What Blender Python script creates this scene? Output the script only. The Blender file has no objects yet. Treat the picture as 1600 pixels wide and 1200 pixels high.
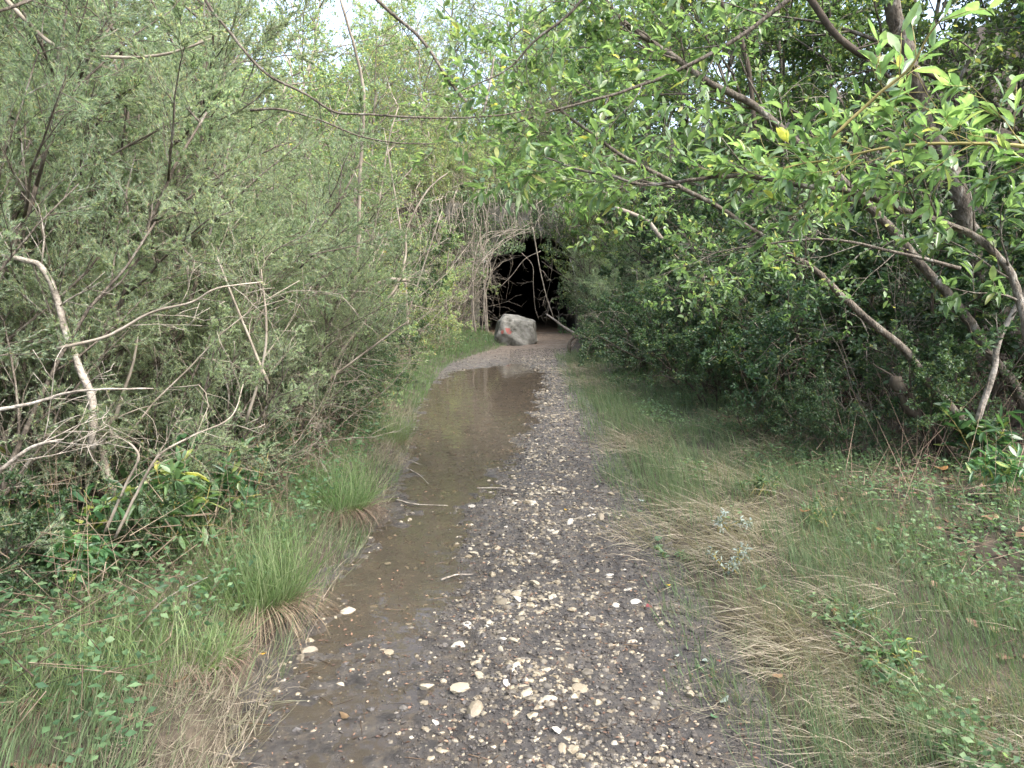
import bpy, math, random
import numpy as np
from mathutils import Vector

S = bpy.context.scene
COL = S.collection
R = math.radians

# ------------------------------------------------------------------ camera, sky, sun, exposure
F = 1155.0; CAMZ = 1.6; PITCH = math.atan(150.0 / F)
cam_d = bpy.data.cameras.new('camera'); cam = bpy.data.objects.new('camera', cam_d); COL.objects.link(cam)
cam.location = (0, 0, CAMZ); cam.rotation_euler = (R(90) - PITCH, 0, 0)
cam_d.sensor_width = 36; cam_d.lens = 36 * F / 1600; cam_d.clip_start = 0.05; cam_d.clip_end = 1000
S.camera = cam

SUN_EL, SUN_AZ = 55, 125      # degrees above horizon; azimuth from +Y toward +X
w = bpy.data.worlds.new('World'); S.world = w; w.use_nodes = True
nt = w.node_tree; nt.nodes.clear()
o_ = nt.nodes.new('ShaderNodeOutputWorld'); bg = nt.nodes.new('ShaderNodeBackground')
sky = nt.nodes.new('ShaderNodeTexSky'); sky.sky_type = 'NISHITA'; sky.sun_disc = False
sky.sun_elevation = R(SUN_EL); sky.sun_rotation = R(SUN_AZ); sky.dust_density = 4; sky.air_density = 1.0
hs = nt.nodes.new('ShaderNodeHueSaturation'); hs.inputs['Saturation'].default_value = 0.80
nt.links.new(sky.outputs[0], hs.inputs['Color']); nt.links.new(hs.outputs[0], bg.inputs[0])
bg.inputs[1].default_value = 0.15
nt.links.new(bg.outputs[0], o_.inputs[0])
sd = bpy.data.lights.new('sun', 'SUN'); sd.energy = 1.1; sd.angle = R(25); sd.color = (1, .99, .97)
sun = bpy.data.objects.new('sun', sd); COL.objects.link(sun)
sdir = Vector((math.sin(R(SUN_AZ)) * math.cos(R(SUN_EL)), math.cos(R(SUN_AZ)) * math.cos(R(SUN_EL)), math.sin(R(SUN_EL))))
sun.rotation_euler = sdir.to_track_quat('Z', 'Y').to_euler()
S.view_settings.view_transform = 'Standard'; S.view_settings.look = 'None'
S.view_settings.exposure = 2.35; S.view_settings.gamma = 1
S.render.engine = 'CYCLES'
S.cycles.max_bounces = 8; S.cycles.diffuse_bounces = 5; S.cycles.transmission_bounces = 6
S.cycles.transparent_max_bounces = 8; S.cycles.caustics_reflective = False; S.cycles.caustics_refractive = False

# ------------------------------------------------------------------ helpers
def at(px, py, Y):
    u = (px - 800) / F; v = (600 - py) / F
    c, s = math.cos(PITCH), math.sin(PITCH)
    d = np.array([u, c + v * s, -s + v * c])
    return np.array([0, 0, CAMZ]) + d * (Y / d[1])

def hsh(ix, iy, seed):
    h = (ix.astype(np.int64) * 374761393 + iy.astype(np.int64) * 668265263 + seed * 974634777) & 0xffffffff
    h = ((h ^ (h >> 13)) * 1274126177) & 0xffffffff
    h = (h ^ (h >> 16)) & 0xffffffff
    return h / 4294967295.0
def vn(x, y, sc, seed=0):
    x = np.asarray(x, float) / sc; y = np.asarray(y, float) / sc
    ix = np.floor(x); iy = np.floor(y); fx = x - ix; fy = y - iy
    fx = fx * fx * (3 - 2 * fx); fy = fy * fy * (3 - 2 * fy)
    a = hsh(ix, iy, seed); b = hsh(ix + 1, iy, seed); c = hsh(ix, iy + 1, seed); d = hsh(ix + 1, iy + 1, seed)
    return (a * (1 - fx) + b * fx) * (1 - fy) + (c * (1 - fx) + d * fx) * fy - 0.5
def ss(a, b, x):
    t = np.clip((np.asarray(x, float) - a) / (b - a), 0, 1); return t * t * (3 - 2 * t)
def nrm(v):
    return v / (np.linalg.norm(v, axis=-1, keepdims=True) + 1e-9)

YK = [0, 2.46, 3.4, 5.28, 7.4, 9.24, 12.3, 14.2, 15.5, 17, 18.6, 20.5, 23, 26, 30]
PL = [-1.1, -1.0, -1.02, -0.98, -1.12, -1.3, -1.42, -1.42, -1.32, -1.0, -.55, -.2, -0.5, -1.1, -1.1]
PR = [0.85, 0.85, 0.86, 0.87, 0.92, 0.96, 1.0, 0.98, 1.03, 1.15, 1.35, 1.6, 1.9, 2.1, 2.1]
WK = [0, 2.2, 2.64, 3.4, 4.1, 4.7, 5.2, 5.7, 6.2, 7.4, 9.24, 12.3, 13.7, 14.6, 15.2, 16]
WL = [-1.0, -.96, -.93, -.95, -.97, -.95, -.85, -.9, -.98, -1.12, -1.24, -1.36, -1.2, -.9, -.2, 0]
WR = [-.3, -.32, -.30, -.30, -.26, -.25, -.35, -.22, -.05, .02, .32, .52, .60, .5, .2, 0]
def Lx(y): return np.interp(y, YK, PL)
def Rx(y): return np.interp(y, YK, PR)
XC = 0.55                       # tunnel axis
def ground_z(x, y, raw=False):
    x = np.asarray(x, float); y = np.asarray(y, float)
    wob = vn(y, x * 0, .35, 5) * .16 + vn(y, x * 0, .11, 6) * .06
    dl = Lx(y) + wob - x; dr = x - Rx(y) - wob * .8
    bf = 1 + 2.0 * ss(12, 24, y)
    zl = .10 * ss(0, .22, dl) + (.07 * np.clip(dl, 0, 3) + .22 * np.clip(dl - 3, 0, 16)) * bf * .7
    zr = .05 * ss(0, .3, dr) + (.05 * np.clip(dr, 0, 2.5) + .24 * np.clip(dr - 2.5, 0, 16)) * bf * .8
    z = np.where(dl > 0, zl, 0) + np.where(dr > 0, zr, 0)
    a = np.abs(x - XC); wd = ss(2.6, 6.5, a)
    z = z * np.where(y > 26.3, .4, 1) + (1 - wd) * 3.9 * ss(26.2, 26.5, y) + wd * 3.9 * ss(18, 28, y) + .30 * np.clip(y - 27, 0, 22)
    off = np.clip(np.maximum(dl, dr), 0, 1)
    z = z + off * (vn(x, y, .9, 1) * .16 + vn(x, y, .28, 2) * .06 + vn(x, y, .09, 3) * .02) + ss(3, 12, off * 0 + a) * vn(x, y, 5, 4) * 1.2
    if not raw:
        z = z - .14 * (1 - ss(-.02, .06, np.maximum(dl, dr))) * (y < 26.25)
    return z
def path_z(x, y):
    x = np.asarray(x, float); y = np.asarray(y, float)
    wl = np.interp(y, WK, WL); wr = np.interp(y, WK, WR)
    n = vn(x, y, .22, 11) * .9 + vn(x, y, .55, 16) * .6
    di = np.minimum(x - wl, wr - x) + n * .26 + vn(x, y, .09, 17) * .10          # >0 inside water
    depth = .045 - .043 * (1 - ss(3.0, 4.2, y)) - .034 * np.exp(-((y - 5.15) / .28) ** 2)
    z = np.where(di > 0, -depth * ss(0, .34, di), .035 * ss(0, .5, -di))
    z = z + vn(x, y, .16, 12) * .016 + vn(x, y, .06, 13) * .014 + vn(x, y, .025, 14) * .009
    z = z + .02 * ss(15, 20, y)
    ed = np.maximum(Lx(y) - x, x - Rx(y))
    return z - .16 * ss(.11, .24, ed)

class MB:
    def __init__(s): s.v = []; s.f = []; s.k = []; s.t = []; s.n = 0
    def add(s, v, f, t=None):
        v = np.asarray(v, float).reshape(-1, 3); f = np.asarray(f, np.int64)
        if len(v) == 0 or len(f) == 0: return
        s.v.append(v); s.f.append((f + s.n).ravel()); s.k.append(np.full(len(f), f.shape[1], np.int64))
        if t is None: t = .5
        s.t.append(np.broadcast_to(np.asarray(t, float), (len(v),)).copy()); s.n += len(v)
    def mesh(s, name, mat, smooth=True):
        me = bpy.data.meshes.new(name)
        v = np.concatenate(s.v); f = np.concatenate(s.f); k = np.concatenate(s.k); t = np.concatenate(s.t)
        me.vertices.add(len(v)); me.vertices.foreach_set('co', v.ravel().astype(np.float32))
        me.loops.add(len(f)); me.loops.foreach_set('vertex_index', f.astype(np.int32))
        me.polygons.add(len(k)); st = np.concatenate(([0], np.cumsum(k)[:-1]))
        me.polygons.foreach_set('loop_start', st.astype(np.int32)); me.polygons.foreach_set('loop_total', k.astype(np.int32))
        me.polygons.foreach_set('use_smooth', np.full(len(k), smooth))
        a = me.attributes.new('tint', 'FLOAT', 'POINT'); a.data.foreach_set('value', t.astype(np.float32))
        me.update(calc_edges=True); me.validate()
        me.materials.append(mat)
        return me
    def build(s, name, mat, parent=None, smooth=True):
        o = bpy.data.objects.new(name, s.mesh(name, mat, smooth)); COL.objects.link(o)
        if parent: o.parent = parent
        return o

def tag(o, label=None, cat=None, group=None, kind=None):
    if label: o['label'] = label
    if cat: o['category'] = cat
    if group: o['group'] = group
    if kind: o['kind'] = kind
    return o
def empty(name, loc, label, cat, group=None):
    o = bpy.data.objects.new(name, None); COL.objects.link(o); o.location = [float(c) for c in loc]
    o.empty_display_size = .1
    return tag(o, label, cat, group)
def dup(root):
    r = root.copy(); COL.objects.link(r)
    for ch in list(root.children):
        c = ch.copy(); COL.objects.link(c); c.parent = r
        for g in ch.children:
            d = g.copy(); COL.objects.link(d); d.parent = c
    return r

def tube(mb, pts, rad, sides=5, t=.5, cap=True):
    pts = np.asarray(pts, float); n = len(pts)
    rad = np.broadcast_to(np.asarray(rad, float), (n,))
    T = np.gradient(pts, axis=0); T = nrm(T)
    ref = np.array([0.31, .87, .38]) if abs(T[0] @ np.array([0.31, .87, .38])) < .85 else np.array([.9, -.1, .4])
    U = nrm(np.cross(T, ref)); V = np.cross(T, U)
    a = np.arange(sides) * 2 * math.pi / sides
    ring = U[:, None] * np.cos(a)[None, :, None] + V[:, None] * np.sin(a)[None, :, None]
    v = pts[:, None] + ring * rad[:, None, None]
    i = np.arange(n - 1)[:, None] * sides; j = np.arange(sides)[None]
    j2 = (j + 1) % sides
    f = np.stack([i + j, i + j2, i + sides + j2, i + sides + j], -1).reshape(-1, 4)
    mb.add(v.reshape(-1, 3), f, t)
    if cap:
        base = mb.n - n * sides
        c = np.arange(sides)
        mb.f.append((base + (n - 1) * sides + c)); mb.k.append(np.array([sides]))
        mb.f.append((base + c[::-1])); mb.k.append(np.array([sides]))
def smooth_line(P, per=6):
    P = np.asarray(P, float); 
    Q = np.vstack([2 * P[0] - P[1], P, 2 * P[-1] - P[-2]]); out = []
    for i in range(1, len(Q) - 2):
        a, b, c, d = Q[i - 1:i + 3]
        for t in np.linspace(0, 1, per, endpoint=False):
            out.append(.5 * ((2 * b) + (c - a) * t + (2 * a - 5 * b + 4 * c - d) * t * t + (3 * b - a - 3 * c + d) * t ** 3))
    out.append(P[-1]); return np.array(out)

# leaf templates: (along, across, up) and faces
LEAF = {
 'diamond': (np.array([[0, 0, 0], [.45, .5, .06], [1, 0, -.05], [.45, -.5, .06]]), np.array([[0, 1, 2], [0, 2, 3]])),
 'oval': (np.array([[0, 0, 0], [.22, .36, .03], [.55, .5, .03], [.85, .27, -.05], [1, 0, -.14], [.85, -.27, -.05], [.55, -.5, .03], [.22, -.36, .03], [.25, 0, -.03], [.6, 0, -.05]]),
          np.array([[0, 1, 8, 0], [1, 2, 9, 8], [2, 3, 4, 9], [9, 4, 5, 6], [8, 9, 6, 7], [0, 8, 7, 0]])),
 'needle': (np.array([[0, -.5, 0], [0, .5, 0], [1, 0, 0]]), np.array([[0, 1, 2]])),
 'twig': (np.array([[0, -.5, -.3], [0, .5, -.3], [0, 0, .5], [1, 0, 0]]), np.array([[0, 1, 3], [1, 2, 3], [2, 0, 3]])),
 'blade': (np.array([[0, -.5, 0], [0, .5, 0], [.4, .42, .02], [.4, -.42, .02], [.75, .28, -.06], [.75, -.28, -.06], [1, 0, -.22]]),
           np.array([[0, 1, 2, 3], [3, 2, 4, 5], [5, 4, 6, 6]])),
}
def leaves(mb, P, D, N, Ln, Wd, kind, tint, hs=1.0):
    tv, tf = LEAF[kind]; P = np.asarray(P); n = len(P)
    if n == 0: return
    D = nrm(D); Sd = nrm(np.cross(D, N)); N2 = np.cross(Sd, D)
    Ln = np.broadcast_to(Ln, (n,)); Wd = np.broadcast_to(Wd, (n,)); tint = np.broadcast_to(tint, (n,))
    hs = np.broadcast_to(hs, (n,))
    if kind == 'twig': hs = Wd / Ln
    v = (P[:, None] + D[:, None] * (Ln[:, None] * tv[None, :, 0])[..., None] + Sd[:, None] * (Wd[:, None] * tv[None, :, 1])[..., None]
         + N2[:, None] * ((Ln * hs)[:, None] * tv[None, :, 2])[..., None])
    k = len(tv); off = (np.arange(n) * k)[:, None, None]
    tt = np.repeat(tint, k)
    base = mb.n
    quads = [f for f in tf if len(set(f)) == 4] ; tris = [list(dict.fromkeys(f)) for f in tf if len(set(f)) == 3]
    V = v.reshape(-1, 3); first = True
    for grp in (quads, tris):
        if not grp: continue
        ff = (np.array(grp)[None] + off).reshape(-1, len(grp[0]))
        if first: mb.add(V, ff, tt); first = False
        else:
            mb.f.append((ff + base).ravel()); mb.k.append(np.full(len(ff), ff.shape[1], np.int64))

# ------------------------------------------------------------------ materials
def newmat(name):
    m = bpy.data.materials.new(name); m.use_nodes = True; n = m.node_tree.nodes; n.clear()
    out = n.new('ShaderNodeOutputMaterial'); return m, n, m.node_tree.links, out
def ramp(n, stops):
    r = n.new('ShaderNodeValToRGB'); e = r.color_ramp.elements
    while len(e) > 1: e.remove(e[-1])
    e[0].position = stops[0][0]; e[0].color = (*stops[0][1], 1)
    for p, c in stops[1:]:
        x = e.new(p); x.color = (*c, 1)
    return r
def leaf_mat(name, stops, trans=.4, rough=.45, spec=.4, bright=1.6):
    m, n, l, out = newmat(name)
    a = n.new('ShaderNodeAttribute'); a.attribute_name = 'tint'
    r = ramp(n, stops); l.new(a.outputs['Fac'], r.inputs[0])
    oi = n.new('ShaderNodeObjectInfo'); mr = n.new('ShaderNodeMapRange'); mr.inputs[3].default_value = .8; mr.inputs[4].default_value = 1.2
    l.new(oi.outputs['Random'], mr.inputs[0])
    h = n.new('ShaderNodeHueSaturation'); l.new(r.outputs[0], h.inputs['Color']); l.new(mr.outputs[0], h.inputs['Value'])
    b = n.new('ShaderNodeBsdfPrincipled'); b.inputs['Roughness'].default_value = rough; b.inputs['Specular IOR Level'].default_value = spec
    l.new(h.outputs[0], b.inputs['Base Color'])
    mh = n.new('ShaderNodeMapRange'); mh.inputs[3].default_value = .515; mh.inputs[4].default_value = .482; fr_ = n.new('ShaderNodeMath'); fr_.operation = 'FRACT'; mu_ = n.new('ShaderNodeMath'); mu_.operation = 'MULTIPLY'; mu_.inputs[1].default_value = 7.3; l.new(oi.outputs['Random'], mu_.inputs[0]); l.new(mu_.outputs[0], fr_.inputs[0]); l.new(fr_.outputs[0], mh.inputs[0]); l.new(mh.outputs[0], h.inputs['Hue'])
    mh = n.new('ShaderNodeMapRange'); mh.inputs[3].default_value = .512; mh.inputs[4].default_value = .480; mu_ = n.new('ShaderNodeMath'); mu_.operation = 'MULTIPLY'; mu_.inputs[1].default_value = 7.3; fr_ = n.new('ShaderNodeMath'); fr_.operation = 'FRACT'
    l.new(oi.outputs['Random'], mu_.inputs[0]); l.new(mu_.outputs[0], fr_.inputs[0]); l.new(fr_.outputs[0], mh.inputs[0]); l.new(mh.outputs[0], h.inputs['Hue'])
    tcn = n.new('ShaderNodeTexCoord'); nz = n.new('ShaderNodeTexNoise'); nz.inputs['Scale'].default_value = 28; nz.inputs['Detail'].default_value = 4; l.new(tcn.outputs['Object'], nz.inputs['Vector'])
    mz = n.new('ShaderNodeMapRange'); mz.inputs[1].default_value = .3; mz.inputs[2].default_value = .7; mz.inputs[3].default_value = .68; mz.inputs[4].default_value = 1.32; l.new(nz.outputs[0], mz.inputs[0])
    h2 = n.new('ShaderNodeHueSaturation'); l.new(h.outputs[0], h2.inputs['Color']); l.new(mz.outputs[0], h2.inputs['Value']); h = h2; l.new(h.outputs[0], b.inputs['Base Color'])
    t = n.new('ShaderNodeBsdfTranslucent'); g = n.new('ShaderNodeMix'); g.data_type = 'RGBA'; g.blend_type = 'MULTIPLY'
    g.inputs[0].default_value = 1; l.new(h.outputs[0], g.inputs[6]); g.inputs[7].default_value = (bright * 1.15, bright * 1.2, bright * .75, 1)
    l.new(g.outputs[2], t.inputs[0])
    mx = n.new('ShaderNodeMixShader'); mx.inputs[0].default_value = trans
    l.new(b.outputs[0], mx.inputs[1]); l.new(t.outputs[0], mx.inputs[2]); l.new(mx.outputs[0], out.inputs[0])
    return m
def rough_mat(name, stops, scale=8, bump=.3, rough=.85, detail=8, spec=.3, stretch=(1, 1, 1), bscale=None, bdist=.02):
    m, n, l, out = newmat(name)
    tc = n.new('ShaderNodeTexCoord'); mp = n.new('ShaderNodeMapping'); mp.inputs['Scale'].default_value = stretch
    l.new(tc.outputs['Object'], mp.inputs[0])
    no = n.new('ShaderNodeTexNoise'); no.inputs['Scale'].default_value = scale; no.inputs['Detail'].default_value = detail; no.inputs['Roughness'].default_value = .65
    l.new(mp.outputs[0], no.inputs['Vector'])
    r = ramp(n, stops); l.new(no.outputs[0], r.inputs[0])
    b = n.new('ShaderNodeBsdfPrincipled'); b.inputs['Roughness'].default_value = rough; b.inputs['Specular IOR Level'].default_value = spec
    l.new(r.outputs[0], b.inputs['Base Color'])
    no2 = n.new('ShaderNodeTexNoise'); no2.inputs['Scale'].default_value = bscale or scale * 2.5; no2.inputs['Detail'].default_value = 6
    l.new(mp.outputs[0], no2.inputs['Vector'])
    bp = n.new('ShaderNodeBump'); bp.inputs['Strength'].default_value = bump; bp.inputs['Distance'].default_value = bdist
    l.new(no2.outputs[0], bp.inputs['Height']); l.new(bp.outputs[0], b.inputs['Normal'])
    l.new(b.outputs[0], out.inputs[0]); return m

M = {}
M['heath'] = leaf_mat('heath foliage', [(0, (.15, .205, .14)), (.4, (.215, .275, .19)), (.75, (.30, .355, .25)), (.93, (.33, .33, .20)), (1, (.30, .21, .14))], .5, .6, .25)
M['dark'] = leaf_mat('dark shrub leaves', [(0, (.028, .055, .027)), (.5, (.055, .098, .046)), (.9, (.10, .155, .065)), (1, (.19, .19, .05))], .34, .46, .45)
M['tree'] = leaf_mat('tree leaves', [(0, (.05, .085, .035)), (.5, (.09, .145, .055)), (.85, (.15, .21, .08)), (1, (.30, .27, .07))], .48, .42, .5)
M['pale'] = leaf_mat('pale tree leaves', [(0, (.13, .19, .10)), (.5, (.19, .265, .145)), (.85, (.28, .34, .19)), (1, (.40, .33, .10))], .55, .5, .3)
M['willow'] = leaf_mat('willow leaves', [(0, (.085, .145, .065)), (.5, (.14, .21, .09)), (.85, (.21, .285, .12)), (.95, (.24, .28, .11)), (1, (.38, .34, .09))], .45, .34, .6)
M['laurel'] = leaf_mat('laurel leaves', [(0, (.04, .10, .045)), (.5, (.07, .14, .06)), (.88, (.11, .19, .08)), (1, (.28, .30, .07))], .38, .38, .5)
M['ivy'] = leaf_mat('ivy leaves', [(0, (.04, .08, .04)), (.5, (.075, .135, .06)), (.9, (.12, .18, .085)), (1, (.14, .20, .10))], .38, .55, .3)
M['ivypale'] = leaf_mat('pale ivy leaves', [(0, (.06, .10, .045)), (.5, (.10, .155, .07)), (1, (.18, .23, .10))], .4, .45, .4)
M['grass'] = leaf_mat('verge grass', [(0, (.07, .115, .055)), (.35, (.115, .165, .08)), (.55, (.155, .17, .10)), (.75, (.19, .17, .125)), (1, (.29, .25, .19))], .32, .6, .25, 1.2)
M['tuft'] = leaf_mat('tuft grass', [(0, (.11, .175, .07)), (.6, (.17, .25, .105)), (1, (.27, .31, .17))], .5, .5, .3, 1.25)
M['dry'] = leaf_mat('dry grass', [(0, (.08, .05, .036)), (.5, (.17, .125, .088)), (1, (.30, .24, .17))], .25, .7, .2, 1.1)
M['litter'] = leaf_mat('leaf litter', [(0, (.05, .033, .024)), (.5, (.12, .075, .048)), (.85, (.22, .14, .085)), (1, (.30, .23, .15))], .1, .7, .25, 1.0)
M['bark'] = rough_mat('grey brown bark', [(.35, (.04, .033, .026)), (.46, (.10, .082, .062)), (.55, (.13, .11, .085)), (.66, (.25, .235, .20))], 14, 1.0, .9, 10, stretch=(1, 1, .4), bscale=45, bdist=.03)
M['barkdark'] = rough_mat('dark bark', [(.3, (.035, .028, .022)), (.55, (.08, .062, .045)), (.75, (.15, .13, .10))], 10, .6, .9, stretch=(1, 1, .4))
M['twig'] = rough_mat('bare grey twigs', [(.35, (.12, .10, .075)), (.5, (.23, .195, .15)), (.65, (.34, .30, .24))], 6, .2, .9)
M['pale_wood'] = rough_mat('pale dead wood', [(.35, (.13, .11, .085)), (.5, (.27, .235, .19)), (.65, (.38, .345, .29))], 14, .9, .85)
M['mud'] = rough_mat('dark crumbly mud', [(.3, (.022, .019, .017)), (.5, (.055, .049, .043)), (.7, (.11, .096, .078))], 25, .6, .85, 8)
M['soil'] = rough_mat('forest soil', [(.3, (.022, .018, .013)), (.5, (.045, .036, .026)), (.7, (.085, .068, .048))], 6, .7, .95, 10)
M['leafstem'] = rough_mat('yellow twigs', [(.3, (.20, .17, .05)), (.7, (.34, .28, .10))], 12, .1, .6)

# path: dark mud with small pale grit; tan soil near the tunnel
def path_mat():
    m, n, l, out = newmat('wet stony mud')
    tc = n.new('ShaderNodeTexCoord')
    def noise(sc, det=8, ro=.6):
        x = n.new('ShaderNodeTexNoise'); x.inputs['Scale'].default_value = sc; x.inputs['Detail'].default_value = det; x.inputs['Roughness'].default_value = ro
        l.new(tc.outputs['Object'], x.inputs['Vector']); return x
    a = noise(9, 10, .7); r = ramp(n, [(.3, (.020, .018, .016)), (.46, (.050, .045, .041)), (.58, (.092, .082, .072)), (.74, (.17, .155, .125))]); l.new(a.outputs[0], r.inputs[0])
    sx = n.new('ShaderNodeSeparateXYZ'); l.new(tc.outputs['Object'], sx.inputs[0])
    # submerged silt is browner
    mr = n.new('ShaderNodeMapRange'); mr.inputs[1].default_value = .004; mr.inputs[2].default_value = -.012; l.new(sx.outputs[2], mr.inputs[0])
    m1 = n.new('ShaderNodeMix'); m1.data_type = 'RGBA'; l.new(mr.outputs[0], m1.inputs[0]); l.new(r.outputs[0], m1.inputs[6])
    b2 = noise(5, 8, .7); r2 = ramp(n, [(.35, (.045, .039, .031)), (.5, (.085, .074, .058)), (.65, (.15, .13, .10))]); l.new(b2.outputs[0], r2.inputs[0]); l.new(r2.outputs[0], m1.inputs[7])
    # dry tan earth towards the tunnel
    my = n.new('ShaderNodeMapRange'); my.inputs[1].default_value = 15.5; my.inputs[2].default_value = 21.5; l.new(sx.outputs[1], my.inputs[0])
    b3 = noise(14, 10, .75); r5 = ramp(n, [(.50, (0, 0, 0)), (.62, (1, 1, 1))]); l.new(b3.outputs[0], r5.inputs[0]); m1b = n.new('ShaderNodeMix'); m1b.data_type = 'RGBA'; l.new(r5.outputs[0], m1b.inputs[0]); l.new(m1.outputs[2], m1b.inputs[6]); m1b.inputs[7].default_value = (.12, .098, .07, 1)
    m2 = n.new('ShaderNodeMix'); m2.data_type = 'RGBA'; l.new(my.outputs[0], m2.inputs[0]); l.new(m1b.outputs[2], m2.inputs[6])
    r3 = ramp(n, [(.3, (.09, .065, .045)), (.6, (.17, .125, .085)), (.8, (.24, .19, .14))]); l.new(b2.outputs[0], r3.inputs[0]); l.new(r3.outputs[0], m2.inputs[7])
    # pale grit speckle
    vo = n.new('ShaderNodeTexVoronoi'); vo.inputs['Scale'].default_value = 60; l.new(tc.outputs['Object'], vo.inputs['Vector'])
    lt = n.new('ShaderNodeMath'); lt.operation = 'LESS_THAN'; lt.inputs[1].default_value = .28; l.new(vo.outputs['Distance'], lt.inputs[0])
    cs = n.new('ShaderNodeSeparateColor'); l.new(vo.outputs['Color'], cs.inputs[0])
    gt = n.new('ShaderNodeMath'); gt.operation = 'GREATER_THAN'; gt.inputs[1].default_value = .88; l.new(cs.outputs[0], gt.inputs[0])
    mu = n.new('ShaderNodeMath'); mu.operation = 'MULTIPLY'; l.new(lt.outputs[0], mu.inputs[0]); l.new(gt.outputs[0], mu.inputs[1])
    m3 = n.new('ShaderNodeMix'); m3.data_type = 'RGBA'; l.new(mu.outputs[0], m3.inputs[0]); l.new(m2.outputs[2], m3.inputs[6]); m3.inputs[7].default_value = (.32, .28, .2, 1)
    b = n.new('ShaderNodeBsdfPrincipled'); l.new(m3.outputs[2], b.inputs['Base Color'])
    w_ = noise(3.5, 6, .6); rr = n.new('ShaderNodeMapRange'); rr.inputs[1].default_value = .35; rr.inputs[2].default_value = .65; rr.inputs[3].default_value = .55; rr.inputs[4].default_value = .95
    l.new(w_.outputs[0], rr.inputs[0]); wz = n.new('ShaderNodeMapRange'); wz.inputs[1].default_value = .002; wz.inputs[2].default_value = .022; wz.inputs[3].default_value = .45; wz.inputs[4].default_value = 1.0; l.new(sx.outputs[2], wz.inputs[0])
    wm = n.new('ShaderNodeMath'); wm.operation = 'MULTIPLY'; l.new(rr.outputs[0], wm.inputs[0]); l.new(wz.outputs[0], wm.inputs[1]); l.new(wm.outputs[0], b.inputs['Roughness'])
    bn = noise(55, 10, .85); bp = n.new('ShaderNodeBump'); bp.inputs['Strength'].default_value = 1; bp.inputs['Distance'].default_value = .022
    l.new(bn.outputs[0], bp.inputs['Height']); l.new(bp.outputs[0], b.inputs['Normal'])
    l.new(b.outputs[0], out.inputs[0]); return m
M['path'] = path_mat()
def water_mat():
    m, n, l, out = newmat('shallow puddle water')
    tr = n.new('ShaderNodeBsdfTransparent'); tr.inputs[0].default_value = (.86, .80, .70, 1)
    df = n.new('ShaderNodeBsdfDiffuse'); df.inputs[0].default_value = (.115, .10, .08, 1)
    mx = n.new('ShaderNodeMixShader'); mx.inputs[0].default_value = .28; l.new(tr.outputs[0], mx.inputs[1]); l.new(df.outputs[0], mx.inputs[2])
    gl = n.new('ShaderNodeBsdfGlossy'); gl.inputs['Roughness'].default_value = .03
    fr = n.new('ShaderNodeFresnel'); fr.inputs[0].default_value = 1.33
    tc = n.new('ShaderNodeTexCoord'); no = n.new('ShaderNodeTexNoise'); no.inputs['Scale'].default_value = 6; no.inputs['Detail'].default_value = 2; l.new(tc.outputs['Object'], no.inputs['Vector'])
    bp = n.new('ShaderNodeBump'); bp.inputs['Strength'].default_value = .12; bp.inputs['Distance'].default_value = .02; l.new(no.outputs[0], bp.inputs['Height'])
    l.new(bp.outputs[0], gl.inputs['Normal']); l.new(bp.outputs[0], fr.inputs['Normal'])
    m2 = n.new('ShaderNodeMixShader'); l.new(fr.outputs[0], m2.inputs[0]); l.new(mx.outputs[0], m2.inputs[1]); l.new(gl.outputs[0], m2.inputs[2])
    l.new(m2.outputs[0], out.inputs[0]); return m
M['water'] = water_mat()

# ------------------------------------------------------------------ ground, path, water
def axis(parts):
    out = []
    for a, b, s in parts: out += list(np.arange(a, b, s))
    return np.array(out + [parts[-1][1]])
def grid(mb, X, Y, Z, mask=None):
    ny, nx = Z.shape; XX, YY = np.meshgrid(X, Y) if X.ndim == 1 else (X, Y)
    i = np.arange(ny - 1)[:, None] * nx; j = np.arange(nx - 1)[None]
    f = np.stack([i + j, i + j + 1, i + j + 1 + nx, i + j + nx], -1)
    if mask is not None: f = f[mask]
    mb.add(np.stack([XX, YY, Z], -1), f.reshape(-1, 4))
gx = axis([(-200, -40, 20), (-40, -12, 2), (-12, -5, .35), (-5, 5, .06), (5, 12, .35), (12, 40, 2), (40, 200, 20)])
gy = np.unique(np.round(np.concatenate([axis([(-120, -10, 15), (-10, -1, 1), (-1, 9, .06), (9, 26, .14)]), [26.2, 26.5], axis([(27, 50, .6), (50, 250, 20)])]), 4))
gy = gy[(gy <= 26.0) | (gy >= 26.2)]
GX, GY = np.meshgrid(gx, gy); GZ = ground_z(GX, GY)
cy = (gy[:-1] + gy[1:]) / 2; cx = (gx[:-1] + gx[1:]) / 2
mask = ~(((cy > 26.15) & (cy < 26.55))[:, None] & (np.abs(cx - XC) < 1.8)[None, :])
mb = MB(); grid(mb, gx, gy, GZ, mask); g = mb.build('ground', M['soil']); tag(g, kind='structure')
py = axis([(-.5, 1.8, .1), (1.8, 5, .016), (5, 9, .03), (9, 26.25, .07)]); pt = np.linspace(0, 1, 130)
PX = (Lx(py) - .28)[:, None] + (Rx(py) - Lx(py) + .56)[:, None] * pt[None]; PY = np.repeat(py[:, None], len(pt), 1)
mb = MB(); grid(mb, PX, PY, path_z(PX, PY)); tag(mb.build('path', M['path']), kind='structure')
mb = MB(); wy = axis([(.2, 15.6, .2)]); wt = np.linspace(0, 1, 6)
WX = (np.interp(wy, WK, WL) - .12)[:, None] + (np.interp(wy, WK, WR) - np.interp(wy, WK, WL) + .24)[:, None] * wt[None]
grid(mb, WX, np.repeat(wy[:, None], 6, 1), WX * 0); tag(mb.build('puddle_water', M['water']), kind='structure')

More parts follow.
